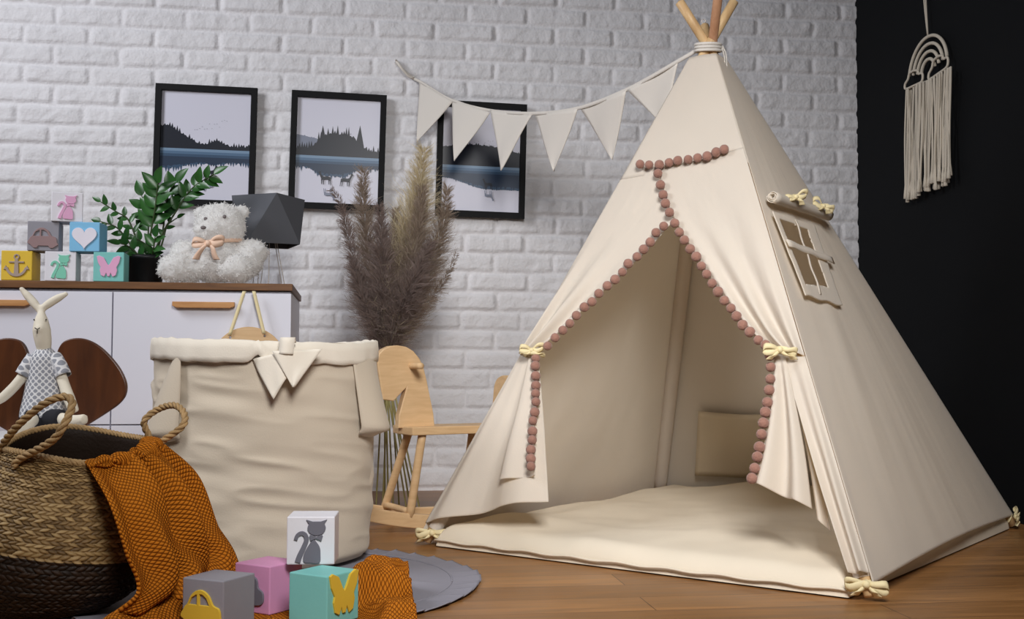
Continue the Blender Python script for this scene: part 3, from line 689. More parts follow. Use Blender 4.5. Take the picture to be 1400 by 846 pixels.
def anchor_shape():
    ring = circ(.5, .84, .11, 24); hole = circ(.5, .84, .055, 16)
    bar_ = [(.22, .66), (.78, .66), (.78, .60), (.22, .60)]
    shank = [(.44, .74), (.56, .74), (.6, .08), (.4, .08)]
    t = np.linspace(PI*1.08, PI*1.92, 20); arc = [(.5+.42*math.cos(a), .5+.44*math.sin(a)) for a in t]+[(.5+.33*math.cos(a), .52+.36*math.sin(a)) for a in t[::-1]]
    return [ring, hole, bar_, shank, arc, [(.02, .34), (.1, .5), (.2, .34)], [(.8, .34), (.9, .5), (.98, .34)]]
def cloud_shape(): return [smooth_closed([(.1, .1), (.1, .38), (.25, .5), (.28, .72), (.5, .85), (.7, .75), (.75, .55), (.92, .42), (.9, .15), (.6, .08)], 60)]
SH = dict(cat=cat_shape, car=car_shape, butterfly=butterfly_shape, heart=heart_shape, anchor=anchor_shape, cloud=cloud_shape)
BC = {k: mat('block '+k, v, .55, bump=.05, bscale=150, var=.03, vscale=12, spec=.3) for k, v in dict(white=(226, 224, 230), pink=(214, 150, 190), teal=(126, 196, 190), grey=(146, 144, 152), yellow=(222, 186, 62), blue=(126, 186, 222), mint=(128, 204, 178), darkgrey=(112, 110, 120), mauve=(150, 124, 124), pale=(226, 222, 232), beige=(168, 150, 138), lilac=(226, 170, 204)).items()}
BS = .092
def block(label, pos, rz, colour, emblem, ecol, side=0, group='toy blocks', fit=.86, up=0.0):
    r = thing('toy_block', label, 'toy block', pos, group, rz)
    V, Fc = boxm((BS, BS, BS), .0022, 2); mesh('cube', V+np.array([0, 0, BS/2]), Fc, BC[colour], r, smoothed=False, local=True)
    if emblem == 'cat' or emblem == 'anchor':
        mb = MB(); cs_ = SH[emblem]()
        if emblem == 'anchor': sets = [cs_[:2]]+[[c] for c in cs_[2:]]
        else: sets = [[c] for c in cs_]
        for i, s_ in enumerate(sets):
            V, Fc = outline([[((x-.5)*BS*fit, (y-.5)*BS*fit) for x, y in c] for c in s_], .004+.0006*i*(1 if emblem == 'cat' and i == 3 else .15), .0006); mb.add(V, Fc)
        V, Fc = np.vstack(mb.V), mb.F
    else: V, Fc = outline([[((x-.5)*BS*fit, (y-.5)*BS*fit) for x, y in c] for c in SH[emblem]()], .005, .0008)
    a = -PI/2+side*PI/2; nrm = np.array([math.cos(a), math.sin(a), 0]); ex = np.array([-math.sin(a), math.cos(a), 0])
    mesh(emblem+'_emblem', frame3(V, nrm*(BS/2+.0015)+np.array([0, 0, BS*(.5+up)]), ex, np.array([0, 0, 1.]), nrm), Fc, BC[ecol], r, smoothed=False, local=True)
    return r
yb = YF+.052
def bpos(px, lvl, dy=0): p = pw(px, 380, yb+dy); return (p[0], yb+dy, ZT+.0006+lvl*(BS+.0006))
gS = 'toy blocks piled on the sideboard'
block('yellow toy block with a beige anchor at the left end of the sideboard', bpos(28.5, 0), -.02, 'yellow', 'anchor', 'beige', group=gS)
block('white toy block with a mint cat in the bottom row on the sideboard', bpos(86, 0, .004), .06, 'white', 'cat', 'mint', group=gS)
block('teal toy block with a pink butterfly next to the black pot', bpos(152, 0), .02, 'teal', 'butterfly', 'lilac', group=gS)
block('grey toy block with a mauve car in the middle row on the sideboard', bpos(61, 1), .1, 'grey', 'car', 'mauve', group=gS, fit=.92)
block('blue toy block with a pale heart in the middle row on the sideboard', bpos(120, 1), -.05, 'blue', 'heart', 'pale', group=gS, fit=.95)
block('white toy block with a pink cat on top of the pile', bpos(90, 2), .22, 'white', 'cat', 'lilac', group=gS)

# ------------------------------------------------------------------ potted plant
pc = pw(198, 385, YF+.215); pc[2] = ZT+.0008
pl = thing('potted_plant', 'green leafy zamioculcas plant in a black pot between blocks and bear', 'plant', tuple(pc))
mesh('pot', *lathe([(0, .0), (.052, 0), (.054, .004), (.063, .085), (.066, .087), (.066, .1), (.061, .1), (.058, .08), (0, .078)], 40, pc), M_pot, pl)
mesh('soil', *lathe([(.0, .088), (.03, .09), (.06, .086)], 24, pc), M_soil, pl)
Zp = depth_of(pc)
def leaf(base, d, up, L, W):
    d = unit(d); s = unit(np.cross(d, up)); n_ = np.cross(s, d); V = []; m_ = 9
    for i in range(m_):
        t = i/(m_-1); w = W*(math.sin(PI*t**.75)**.9)*.5; c = base+d*L*t+n_*L*(-.12*t*t)
        V += [c-s*w+n_*w*.35, c, c+s*w+n_*w*.35]
    return np.array(V), gridf(3, m_)
def frond(pts, dz, nleaf, size, t0=.3, bush=False):
    P = np.array([pz(x, y, Zp+z) for (x, y), z in zip(pts, dz)]); Q = resample(P, 40); mb = MB()
    mb.add(*tube(Q, np.linspace(.0042, .0018, 40), 7), 1)
    for k in range(nleaf):
        t = t0+(1-t0)*k/(nleaf-1); i = min(39, int(t*39)); T = unit(Q[min(39, i+1)]-Q[max(0, i-1)])
        side = unit(np.cross(T, -FH+RH*.2*random.uniform(-1, 1))); side = side*(1 if k % 2 else -1)
        d = T*.75+side*.85+(-FH)*random.uniform(-.35, .45)
        if k == nleaf-1: d = T
        V, Fc = leaf(Q[i], d, unit(-FH+np.array([0, 0, .5])), size*random.uniform(.85, 1.1)*(1-.25*abs(t-.5)), size*.48*random.uniform(.9, 1.1)); mb.add(V, Fc, 0)
    o = mb.build('leafy_stem', [M_leaf, M_stem], pl)
frond([(205, 362), (222, 320), (240, 290), (262, 258), (292, 238)], (0, -.01, -.02, -.02, -.03), 15, .058, .55)
frond([(201, 362), (206, 320), (212, 285), (215, 258), (216, 250)], (0, -.02, -.04, -.05, -.06), 10, .078, .48)
frond([(208, 362), (222, 318), (226, 285), (232, 262), (240, 250)], (.0, .01, .0, -.01, -.02), 8, .076, .5)
frond([(196, 362), (203, 315), (198, 290), (196, 275), (194, 268)], (.0, .01, .02, .02, .02), 7, .072, .5)
frond([(202, 362), (188, 330), (175, 300), (160, 290), (138, 276)], (.0, .01, .01, .0, .0), 11, .040, .38)
frond([(197, 364), (185, 345), (172, 325), (158, 310), (138, 303)], (-.02, -.03, -.04, -.05, -.05), 10, .045, .3)
frond([(199, 366), (190, 350), (180, 340), (172, 335), (165, 333)], (-.03, -.05, -.06, -.08, -.09), 7, .05, .2)
frond([(205, 366), (208, 350), (210, 340), (211, 332), (212, 324)], (-.02, -.03, -.05, -.06, -.07), 7, .055, .2)
frond([(202, 366), (205, 345), (200, 335), (190, 328), (184, 326)], (.02, .0, -.01, -.02, -.02), 7, .05, .2)
frond([(209, 366), (221, 335), (228, 310), (236, 302), (242, 298)], (.0, .0, .0, .01, .01), 4, .035, .6)

# ------------------------------------------------------------------ teddy bear
ybr = YF+.15; k = None
def B(px, py, dy=0.0): return pw(px, py, ybr+dy)
kb = depth_of(B(290, 350))/F
br = thing('teddy_bear', 'fluffy white teddy bear with a peach neck ribbon beside the plant', 'soft toy', (B(290, 385)[0], ybr, ZT))
def EB(px, py, dy, rx, ry, rz): return ellipsoid(B(px, py, dy), (rx*kb, rz*kb, ry*kb), 24, 14)
bear_parts = [EB(301, 308, -.01, 34, 30, 30), EB(285, 315, -.06, 20, 15, 16), EB(273, 291, .01, 9, 9, 7), EB(331, 290, .01, 10, 9, 7),
              EB(295, 356, .0, 40, 31, 34), EB(253, 346, -.015, 20, 17, 17), EB(342, 345, -.01, 24, 18, 18), EB(240, 366, -.055, 23, 20, 22), EB(256, 368, -.03, 24, 18, 24), EB(323, 367, -.06, 24, 20, 24), EB(340, 358, -.02, 18, 22, 20)]
V, Nn, Fc = remesh(bear_parts, .0055, 5)
d_ = .006*fbm(V[:, 0]*55, V[:, 2]*55+V[:, 1]*31, 2)+.004*fbm(V[:, 0]*120+V[:, 1]*70, V[:, 2]*120, 7)
V = V+Nn*d_[:, None]; V[:, 2] = np.maximum(V[:, 2], ZT+.004)
mb = MB(); mb.add(V, Fc)
cen_b = np.array([B(295, 345)])
idx = rng.choice(len(V), 7000); TV = []; TF = []; nV = 0
for i in idx:
    n0 = unit(Nn[i]+rng.normal(0, .38, 3)); s = unit(np.cross(n0, rng.normal(0, 1, 3))); L = rng.uniform(.004, .009); p = V[i]+rng.normal(0, .002, 3)
    if p[2] < ZT+.004: continue
    c = np.cross(n0, s); w = .0011; pts = [p-s*w, p+s*w, p+n0*L*.5+c*L*.15+s*w*.8, p+n0*L*.5+c*L*.15-s*w*.8, p+n0*L*.85+c*L*.5]
    TV += pts; TF += [[nV, nV+1, nV+2, nV+3], [nV+3, nV+2, nV+4]]; nV += 5
mb.add(TV, TF); mb.build('body', M_fur, br)
for (x, y, dy) in ((307, 296, -.078), (281, 299, -.078)):
    mesh('eye', *ellipsoid(B(x, y, dy), (.006, .004, .006)), M_nose, br)
mesh('nose', *ellipsoid(B(278, 311, -.112), (.009, .006, .006)), M_nose, br)
mesh('neck_band', *tube([B(301, 332, 0)+np.array([.068*math.cos(q), .06*math.sin(q), .008*math.cos(q)]) for q in np.linspace(0, 2*PI, 40)], .007, 8), M_peach, br)
ribbon(bow(B(285, 333, -.095), np.array([1., 0, 0]), np.array([0, 0, 1.]), np.array([0, -1., 0]), .05, 12, .9).build('ribbon_bow', M_peach, br))

# ------------------------------------------------------------------ geometric lamp
yl = YF+.33; lc = pw(367, 303, yl); kl = depth_of(lc)/F
lm = thing('table_lamp', 'faceted dark grey paper lamp behind the teddy bear', 'lamp', (lc[0], yl, ZT))
mb = MB(); hH = 33*kl
top = [lc+np.array([50*kl*math.cos(a), 50*kl*math.sin(a), hH]) for a in np.radians([196, 286, 16, 106])]
bot = [lc+np.array([50*kl*math.cos(a), 50*kl*math.sin(a), -hH]) for i, a in enumerate(np.radians([241, 331, 61, 151]))]
ctr = lc+np.array([0, 0, hH+.004])
V = top+bot+[ctr]; Fc = []
for i in range(4): j = (i+1) % 4; Fc += [[i, 4+i, j], [j, 4+i, 4+j], [i, j, 8]]
o = mesh('lamp_shade', V, Fc, M_lamp, lm, smoothed=False); solid(o, .002)
mb = MB()
for a in (0.3, 2.4, 4.5):
    d = np.array([math.cos(a), math.sin(a), 0]); s = np.array([-d[1], d[0], 0])
    z0, z1 = lc[2]-hH*.4, ZT+.0065
    base = np.array([lc[0], yl, 0])
    mb.add(*tube(resample([base+d*.02+np.array([0, 0, z0])-s*.01, base+d*.055-s*.018+np.array([0, 0, z1+.01]), base+d*.058+np.array([0, 0, z1]), base+d*.055+s*.018+np.array([0, 0, z1+.01]), base+d*.02+np.array([0, 0, z0])+s*.01], 40), .0016, 6))
mb.build('wire_base', M_wire, lm)
mesh('lamp_socket', *lathe([(0, .0), (.016, 0), (.018, .01), (.018, .05), (.01, .055), (0, .055)], 16, (lc[0], yl, lc[2]-hH*.45)), M_black, lm)

# ------------------------------------------------------------------ pampas grass
Zg = 3.98; kg = Zg/F
pm = thing('pampas_bouquet', 'tall bouquet of taupe dried pampas plumes behind the rocking horse', 'dried grass', tuple(pf(540, 700)*0+pz(540, 694, Zg)*np.array([1, 1, 0])))
def plume(pts, dz, w, m_, n, base, seed):
    r = np.random.default_rng(seed); P = np.array([pz(x, y, Zg+z) for (x, y), z in zip(pts, dz)]); Q = resample(P, 60); T = np.gradient(Q, axis=0); T /= np.linalg.norm(T, axis=1)[:, None]
    V = []; Fc = []; c = 0
    for _ in range(n):
        t = r.uniform(.0, 1)**.95; i = int(t*59); env = (math.sin(PI*min(1, .10+.90*t)**.8)**.6)*(1-.35*t) if t < .97 else .25
        rad = r.normal(0, 1, 3); rad -= T[i]*rad.dot(T[i]); rad /= np.linalg.norm(rad)
        L = w*kg*r.uniform(.6, 1.5)*max(env, .25)*2.3; d0 = unit(T[i]*r.uniform(.8, 1.4)+rad*r.uniform(.4, .95)); p = Q[i]+rad*.004
        m1 = p+d0*L*.5; e = p+d0*L+rad*L*.12+np.array([0, 0, -.18*L*r.uniform(0, 1.6)]); s = unit(np.cross(d0, r.normal(0, 1, 3)))*r.uniform(.0005, .0010)
        V += [p-s, p+s, m1+s*1.5, m1-s*1.5, e]; Fc += [[c, c+1, c+2, c+3], [c+3, c+2, c+4]]; c += 5
        for q in range(6):    # side hairs
            b0 = lerp(p, e, r.uniform(.25, .95)); dd = unit(d0+r.normal(0, .55, 3)); l2 = L*r.uniform(.2, .45); s2 = s*.6
            V += [b0-s2, b0+s2, b0+dd*l2]; Fc += [[c, c+1, c+2]]; c += 3
    o = mesh('plume', V, Fc, m_, pm)
    A = Q[0]; Bm = pz(529+random.uniform(-5, 5), 492, Zg+.0); Bs = pz(base, 694, Zg+random.uniform(-.06, .04)); Bs[2] = .003
    mesh('stem', *tube(resample([Q[20], A, Bm, Bs], 40), .0032, 6), M_grass_stem, o)
plume([(522, 478), (498, 400), (478, 330), (466, 280), (452, 258)], (0, -.03, -.05, -.06, -.06), 11, M_plume_c, 800, 514, 1)
plume([(526, 478), (512, 400), (502, 330), (497, 280), (497, 232)], (0, .02, .03, .03, .02), 18, M_plume_a, 1300, 523, 2)
plume([(530, 478), (545, 400), (560, 320), (572, 260), (579, 203)], (0, .0, -.02, -.03, -.03), 26, M_plume_b, 1500, 531, 3)
plume([(532, 478), (552, 405), (566, 350), (574, 300), (577, 255)], (0, -.05, -.08, -.09, -.09), 19, M_plume_a, 1400, 546, 4)
plume([(535, 478), (566, 420), (590, 360), (606, 305), (612, 255)], (0, -.02, -.04, -.04, -.04), 16, M_plume_a, 1200, 556, 5)
plume([(528, 478), (524, 420), (524, 370), (522, 330), (520, 280)], (0, -.06, -.09, -.1, -.1), 17, M_plume_c, 1300, 561, 6)
plume([(533, 478), (548, 430), (562, 395), (575, 360), (590, 330)], (0, -.08, -.13, -.14, -.14), 16, M_plume_c, 1200, 574, 7)
plume([(524, 478), (508, 440), (495, 405), (488, 380), (480, 350)], (0, -.05, -.07, -.08, -.08), 13, M_plume_c, 900, 568, 8)
plume([(529, 478), (535, 420), (538, 370), (540, 330), (542, 285)], (0, .02, .03, .04, .04), 17, M_plume_a, 1200, 538, 9)
plume([(536, 478), (575, 425), (600, 395), (615, 370), (625, 345)], (0, .05, .06, .06, .06), 7, M_plume_a, 500, 526, 10)

# ------------------------------------------------------------------ rocking horse
ax = unit(RH*.88+FH*.475); la = unit(RH*.475-FH*.88)       # length axis (to the right), lateral axis (towards the viewer)
nearb = pf(560, 728); cenl = nearb-la*.1
hr = thing('rocking_horse', 'plain plywood rocking horse standing between the hamper and the teepee', 'rocking horse', (*(cenl+ax*.1)[:2], 0))
zt = .0
Fp = pz(562, 584, 3.36); ZS = Fp[2]; Fc0 = Fp-la*.07
ez3 = np.array([0, 0, 1.])
so = lambda px, py, w=0.0: pp(px, py, Fc0+la*w, la)+0
# seat
c2d = smooth_closed([(0, -.06), (.0, .06), (.03, .075), (.2, .07), (.35, .078), (.375, .06), (.375, -.06), (.35, -.078), (.2, -.07), (.03, -.075)], 80)
V, Fc = outline([c2d], .024, .003); mesh('seat', frame3(V, Fc0*np.array([1, 1, 0])+ez3*(ZS-.012), ax, -la, ez3), Fc, M_beech, hr, smoothed=False)
def board(pts, w, th, name, smoothn=0):
    P3 = [so(x, y) for x, y in pts]; o0 = Fc0
    q2 = [((p-o0).dot(ax), (p-o0)[2]) for p in P3]
    V, Fc = outline([q2], th, .003); return mesh(name, frame3(V, o0+la*w, ax, ez3, la), Fc, M_beech, hr, smoothed=False)
arc = [(513, 492), (516, 483), (522, 477), (531, 473), (541, 472), (553, 474), (563, 480), (571, 490), (576, 500)]
hd = board(arc+[(581, 520), (586, 545), (590, 565), (592, 585), (542, 585), (543, 568), (547, 552), (553, 530), (543, 540), (536, 548), (521, 546), (517, 520)], 0, .03, 'head')
hp = so(560, 500); mesh('handle_dowel', *tube(resample([hp-la*.085, hp+la*.085], 10, False), .0095, 14), M_beech, hr)
so_b = lambda px, py: so(px, py)
# backrest across the far end
bc = Fc0+ax*.355; V, Fc = outline([smooth_closed([(-.07, 0), (.07, 0), (.075, .09), (.055, .135), (0, .15), (-.055, .135), (-.075, .09)], 50)], .022, .003)
mesh('backrest', frame3(V, bc*np.array([1, 1, 0])+ez3*ZS, la, ez3, ax), Fc, M_beech, hr, smoothed=False)
# rockers, legs and cross dowels
cl0 = cenl.copy(); cl0[2] = 0
for s in (-1, 1):
    t = np.linspace(-.17, .335, 40); R_ = 1.15; mid = .165
    lo = [(x, R_-math.sqrt(R_*R_-(x-mid)**2)+.003) for x in t]; up = [(x, z+.042) for x, z in lo][::-1]
    V, Fc = outline([lo+up], .024, .003); mesh('rocker', frame3(V, cl0+la*.1*s, ax, ez3, -la), Fc, M_beech, hr, smoothed=False)
    for (x0, x1) in ((.0, .045), (.27, .26)):
        zb = R_-math.sqrt(R_*R_-(x0-mid)**2)+.035
        A = cl0+ax*x0+la*.1*s+ez3*zb; Bt = Fc0*np.array([1, 1, 0])+ax*(x1 if x1 < .1 else x1)+la*.05*s+ez3*(ZS-.02)
        mesh('leg', *tube(resample([A, Bt], 10, False), .0125, 14), M_beech, hr)
for x0 in (.0, .27):
    zb = R_-math.sqrt(R_*R_-(x0-mid)**2)+.05
    mesh('cross_dowel', *tube(resample([cl0+ax*x0-la*.1+ez3*zb, cl0+ax*x0+la*.1+ez3*zb], 6, False), .010, 12), M_beech, hr)

# ------------------------------------------------------------------ hamper
hc = C((365-700)/F*2.93, 2.93); HT = pz(365, 468, 2.93)[2]
hm = thing('toy_hamper', 'tall cream fabric hamper with a turned down cuff standing on the grey mat', 'storage basket', (*hc[:2], .006))
ns, nz = 220, 120; th = np.linspace(0, 2*PI, ns, endpoint=False)
def hdir(t): return RH*math.cos(t)+FH*math.sin(t)
V = []
for j in range(nz):
    f = j/(nz-1); z = .0165+(HT-.0205)*f
    for t in th:
        left = .5-.5*math.cos(t)    # more creases on the left half
        r = lerp(.262, .272, f)-.016*math.exp(-(f/.02)**2)
        wr = .006*float(vnoise(t*2.2, f*13, 61))+(.004+.008*left)*(.6-2.4*abs(float(vnoise(t*1.8+3, f*17+t*1.1, 71))))*math.sin(PI*f)**.5
        r += wr+.006*math.sin(2*t+f*2)
        V.append(hc+hdir(t)*r+ez3*z)
nb = len(V); V.append(hc+ez3*.0165)
Fc = gridf(ns, nz, True).tolist()+[[nb, (k+1) % ns, k] for k in range(ns)]
solid(mesh('body', V, Fc, M_hamper, hm), .002)
V = []; prof = [(-.008, -.05), (-.007, -.02), (-.004, .0), (.001, .004), (.006, .002), (.008, -.015), (.009, -.035), (.008, -.046), (.004, -.047)]
gapc = -PI/2+.14
for (dr, dz) in prof:
    for t in th:
        wz = .006*math.sin(2*t+.5)+.005*float(vnoise(t*5, 2, 8))+.004*float(vnoise(t*14, dz*20, 8)); wr = .004*float(vnoise(t*9, dz*40, 13))
        dg = abs((t-gapc+PI) % (2*PI)-PI); pin = .022*math.exp(-(dg/.05)**2) if dz < -.005 else 0
        if dz < -.005: wz += pin
        V.append(hc+hdir(t)*(.274+dr+wr)+ez3*(HT+dz+wz-.003))
solid(mesh('cuff', V, gridf(ns, len(prof), True), M_cuff, hm), .002)
def ear(t0, wtop, wbot, ztop, zbot, bulge, skew=0.0):
    n = 26; rows = []
    for i in range(n):
        v = i/(n-1); z = lerp(HT+ztop, HT+zbot, v); w = lerp(wtop, wbot, v**.8); b = bulge*(v**1.0)*(1-smooth((v-.9)/.1)) if v < 1 else 0
        for j in range(18):
            u_ = j/17*2-1; t = t0+u_*w+skew*v
            rows.append(hc+hdir(t)*(.275+b*(1-u_*u_*.8)+.005)+ez3*(z+.01*u_*u_*v))
    return solid(mesh('side_handle', rows, gridf(18, n), M_hamper, hm), .003)
ear(-.30, .25, .26, -.035, -.235, .05, .12)
ear(PI+.97, .02, .26, -.035, -.24, .04, -.22)
# little flags tied through the cuff
def onH(px, py, Z): return pz(px, py, Z)
hz_ = 2.93-.285
for k_, (pts, Z) in enumerate((([(345, 491), (382, 482), (392, 516), (374, 546)], hz_-.012), ([(372, 480), (441, 477), (402, 529), (400, 529)], hz_-.022))):
    q = [onH(x, y, Z+(.01 if i < 2 else .0)+.0006*abs(x-380)) for i, (x, y) in enumerate(pts)]; n = 14; V = []
    for i in range(n):
        v = i/(n-1)
        for j in range(n):
            u_ = j/(n-1); p = (q[0]*(1-u_)+q[1]*u_)*(1-v)+(q[3]*(1-u_)+q[2]*u_)*v; V.append(p-FH*(.006*math.sin(PI*u_)*(1-.5*v)+.002*math.sin(7*u_+3*v)))
    solid(mesh('pennant', V, gridf(n, n), M_cuff, hm), .004)
tb = resample([onH(395, 468, hz_+.016), onH(394, 462, hz_+.006), onH(393, 465, hz_-.003), onH(391, 484, hz_-.008)], 14); s = RH*.017
solid(mesh('tie_tab', np.stack([tb-s, tb-FH*.004, tb+s], 1).reshape(-1, 3), gridf(3, 14), M_cuff, hm), .003)

# ------------------------------------------------------------------ round mat
mc = C(-.56, 2.63)
mt = thing('play_mat', 'round grey fabric mat with ruffled edge on the wooden floor', 'rug', (*mc[:2], 0))
RM = .43; nr = 40; nt = 260; V = []
for i in range(nr):
    r = RM*i/(nr-1)
    for k_ in range(nt):
        t = 2*PI*k_/nt; x, y = r*math.cos(t), r*math.sin(t)
        z = .0045+.002*float(fbm(x*5, y*5, 80))+.0035*math.exp(-((x*.35+y-.12)/.012)**2)*(1 if x > .1 else 0)*smooth((RM-r)/.1)
        V.append(mc+RH*x+FH*y+ez3*z)
mesh('top', V, gridf(nt, nr, True), M_mat, mt)
V = []; nt2 = 900; nr2 = 10
for i in range(nr2):
    f = i/(nr2-1)
    for k_ in range(nt2):
        t = 2*PI*k_/nt2; ph_ = 46*t+1.5*math.sin(5*t); sw = math.sin(ph_)
        r = RM-.006+(.066+.004*math.sin(7*t)+.003*float(vnoise(t*30, 1, 4)))*f; tt = t+.018*f*math.cos(ph_)*1.2; saw = (ph_*.95/(2*PI)) % 1; r += .007*f*(saw-.5); z = .0035+.0092*f*(saw**1.5)*(.8+.6*float(vnoise(t*6, 3, 2)))+.002*(1-f)
        V.append(mc+(RH*math.cos(tt)+FH*math.sin(tt))*r+ez3*z)
solid(mesh('ruffle', V, gridf(nt2, nr2, True), M_mat, mt), .0015)
mesh('edge_seam', *tube([mc+(RH*math.cos(t)+FH*math.sin(t))*(RM-.004)+ez3*.0055 for t in np.linspace(0, 2*PI, 160)], .0022, 6), M_mat, mt)

# ------------------------------------------------------------------ basket
zb0 = 2.32
def bcen(f): return C(lerp(-.925, -.868, smooth(f)), zb0)
bk = thing('seagrass_basket', 'woven two tone belly basket with rope handles at the left front', 'basket', tuple(bcen(0)))
prof_z = [0, .02, .06, .11, .16, .20, .24, .28, .315, .34, .352]; prof_r = [.12, .145, .172, .186, .186, .178, .165, .152, .144, .141, .142]
prof_f = np.linspace(0, 1, len(prof_z))
def bpoint(f, t, dr=0.0):
    z = np.interp(f, prof_f, prof_z)*.915; r = np.interp(f, prof_f, prof_r)+dr
    c = bcen(f); d = RH*math.cos(t)+FH*math.sin(t)
    tilt = math.sin(t)*r*.145*smooth((f-.25)/.75)-math.cos(t)*r*(.15*smooth((f-.02)/.3)-.07*smooth((f-.4)/.5))   # the rim leans towards the viewer and right
    return c+d*r+ez3*max(.013+dr*.3, .013+z+tilt+.006*math.sin(3*t+1)*f**4)
def weave(name, f0, f1, nf, nt_, m_, cell, parent):
    f, t = np.meshgrid(np.linspace(f0, f1, nf), np.linspace(0, 2*PI, nt_, endpoint=False), indexing='ij')
    n_t = int(2*PI*.165/cell); n_t += n_t % 2; uu = t/(2*PI)*n_t+.12*vnoise(t*7, f*30, 4); vv = f*.40/(cell*.60); row = np.floor(vv); vf = vv-row
    dirn = np.where(row % 2 == 0, 1, -1); q = uu+row*.5+dirn*(vf-.5)*.6; cid = np.floor(q); q_ = q-cid
    h = np.sin(PI*q_)**.55*np.sin(PI*np.clip(vf, .001, .999))**.4; rnd = hash2(np.mod(cid, n_t), row)
    A = np.clip(.1+.35*h+.75*(rnd-.35), 0, 1); dr = .0038*h+.0025*(rnd-.5)
    z = np.interp(f, prof_f, prof_z)*.915; r = np.interp(f, prof_f, prof_r)+dr; sm = smooth(f)
    cx = -.925+(.057)*sm; X = cx+r*np.cos(t); Y = zb0+r*np.sin(t)
    tilt = np.sin(t)*r*.145*smooth((f-.25)/.75)-np.cos(t)*r*(.15*smooth((f-.02)/.3)-.07*smooth((f-.4)/.5))
    Zz = np.maximum(.012, .013+z+tilt+.006*np.sin(3*t+1)*f**4)
    P = RH*X[..., None]+FH*Y[..., None]+np.array([0, 0, 1.])*Zz[..., None]
    return mesh(name, P.reshape(-1, 3), gridf(nt_, nf, True), m_, parent, attr=('straw', A.ravel()))
wl = weave('dark_belly', 0, .36, 130, 1000, M_strawd, .0145, bk); wu = weave('woven_wall', .36, 1, 230, 1100, M_straw, .0145, bk)
V = [bpoint(0, t) for t in np.linspace(0, 2*PI, 60, endpoint=False)]+[bcen(0)]; mesh('bottom', V, [[60, (k_+1) % 60, k_] for k_ in range(60)], M_strawd, bk, attr=('straw', [.3]*61))
nf = 30; V = [bpoint(f, t, -.006) for f in np.linspace(.06, 1, nf) for t in np.linspace(0, 2*PI, 90, endpoint=False)]
mesh('lining', V, gridf(90, nf, True), M_strawd, bk, attr=('straw', [.2]*len(V)))
def twist(pts, r, name, parent, turns, n=90, nstr=3):
    P = resample(pts, n); T = np.gradient(P, axis=0); T /= np.linalg.norm(T, axis=1)[:, None]; mb = MB()
    ref = np.cross(T[0], [0.3, .5, .8]); ref /= np.linalg.norm(ref); fr_ = []
    for i in range(n): ref = ref-T[i]*ref.dot(T[i]); ref /= np.linalg.norm(ref); fr_.append((ref.copy(), np.cross(T[i], ref)))
    for k_ in range(nstr):
        Q = [P[i]+r*.62*(math.cos(turns*2*PI*i/n+k_*2*PI/nstr)*fr_[i][0]+math.sin(turns*2*PI*i/n+k_*2*PI/nstr)*fr_[i][1]) for i in range(n)]
        mb.add(*tube(Q, r*.68, 7))
    return mb.build(name, M_cord, parent)
twist([pf(0, 0)*0+bpoint(.86, -2.62, .008)] + [bpoint(1, -2.62, .006), pz(24, 582, 2.2), pz(60, 552, 2.17), pz(88, 542, 2.16), pz(99, 552, 2.15), pz(88, 580, 2.13), pz(70, 603, 2.14)] + [bpoint(.93, -1.98, .010), bpoint(.84, -2.05, .008)], .0062, 'rope_handle', bk, 9)
twist([bpoint(.86, .78, .008), bpoint(1, .72, .004), pz(197, 576, 2.40), pz(217, 559, 2.40), pz(239, 554, 2.37), pz(252, 566, 2.34), pz(248, 584, 2.32)] + [bpoint(1, .05, .006), bpoint(.86, .0, .008)], .0058, 'rope_handle', bk, 8)

twist([bpoint(1, t, -.002) for t in np.linspace(0, 2*PI, 60)], .0055, 'rim_braid', bk, 34, 260)

# ------------------------------------------------------------------ knitted blanket
rowsL = [pz(150, 640, 2.30)]+[bpoint(.985, -1.12, -.02), bpoint(1, -1.12, .016), bpoint(.9, -1.08, .022), pz(150, 690, 2.10), pz(172, 755, 2.08), pz(188, 812, 2.08), pf(128, 868, .03), pf(240, 905, .015), pf(360, 915, .01), pf(450, 905, .012), pf(520, 890, .015), pf(575, 880, .02)]
rowsR = [pz(205, 640, 2.38)]+[bpoint(.985, .02, -.02)+ez3*.012, bpoint(1, .04, .014)+ez3*.016, bpoint(.93, .10, .03), pz(266, 655, 2.40), pz(292, 712, 2.42), pz(318, 752, 2.44), pf(345, 812, .03), pf(395, 808, .015), pf(445, 802, .012), pf(485, 792, .02), pf(520, 786, .022), pf(556, 794, .02)]
nv_, nu_ = 200, 110
Lr, Rr = resample(rowsL, nv_), resample(rowsR, nv_); 
def rr_(rows):   # keep the two sides in step row by row
    rows = np.array(rows); q = np.linspace(0, len(rows)-1, nv_); P = np.vstack([2*rows[0]-rows[1], rows, 2*rows[-1]-rows[-2]]); out = []
    for x in q:
        i = min(int(x), len(rows)-2); t = x-i; p0, p1, p2, p3 = P[i:i+4]
        out.append(.5*((2*p1)+(-p0+p2)*t+(2*p0-5*p1+4*p2-p3)*t*t+(-p0+3*p1-3*p2+p3)*t**3))
    return np.array(out)
Lr, Rr = rr_(rowsL), rr_(rowsR); V = []
blocks_xy = []
def fpos(px, py): p = pf(px, py); return p
GB = dict(grey=(pz(306, 840, 2.16), None))
blk = {}
blk['grey'] = (C((305-700)/F*2.135, 2.135), -.42)
blk['teal'] = (C((447-700)/F*2.185, 2.185), 1.03)
blk['pink'] = (C((372-700)/F*2.285, 2.285), -.55)
def flat_mask(p):
    m_ = 1.0
    for c, _a in blk.values(): m_ = min(m_, float(smooth((np.hypot(*(p-c)[:2])-.075)/.05)))
    return m_
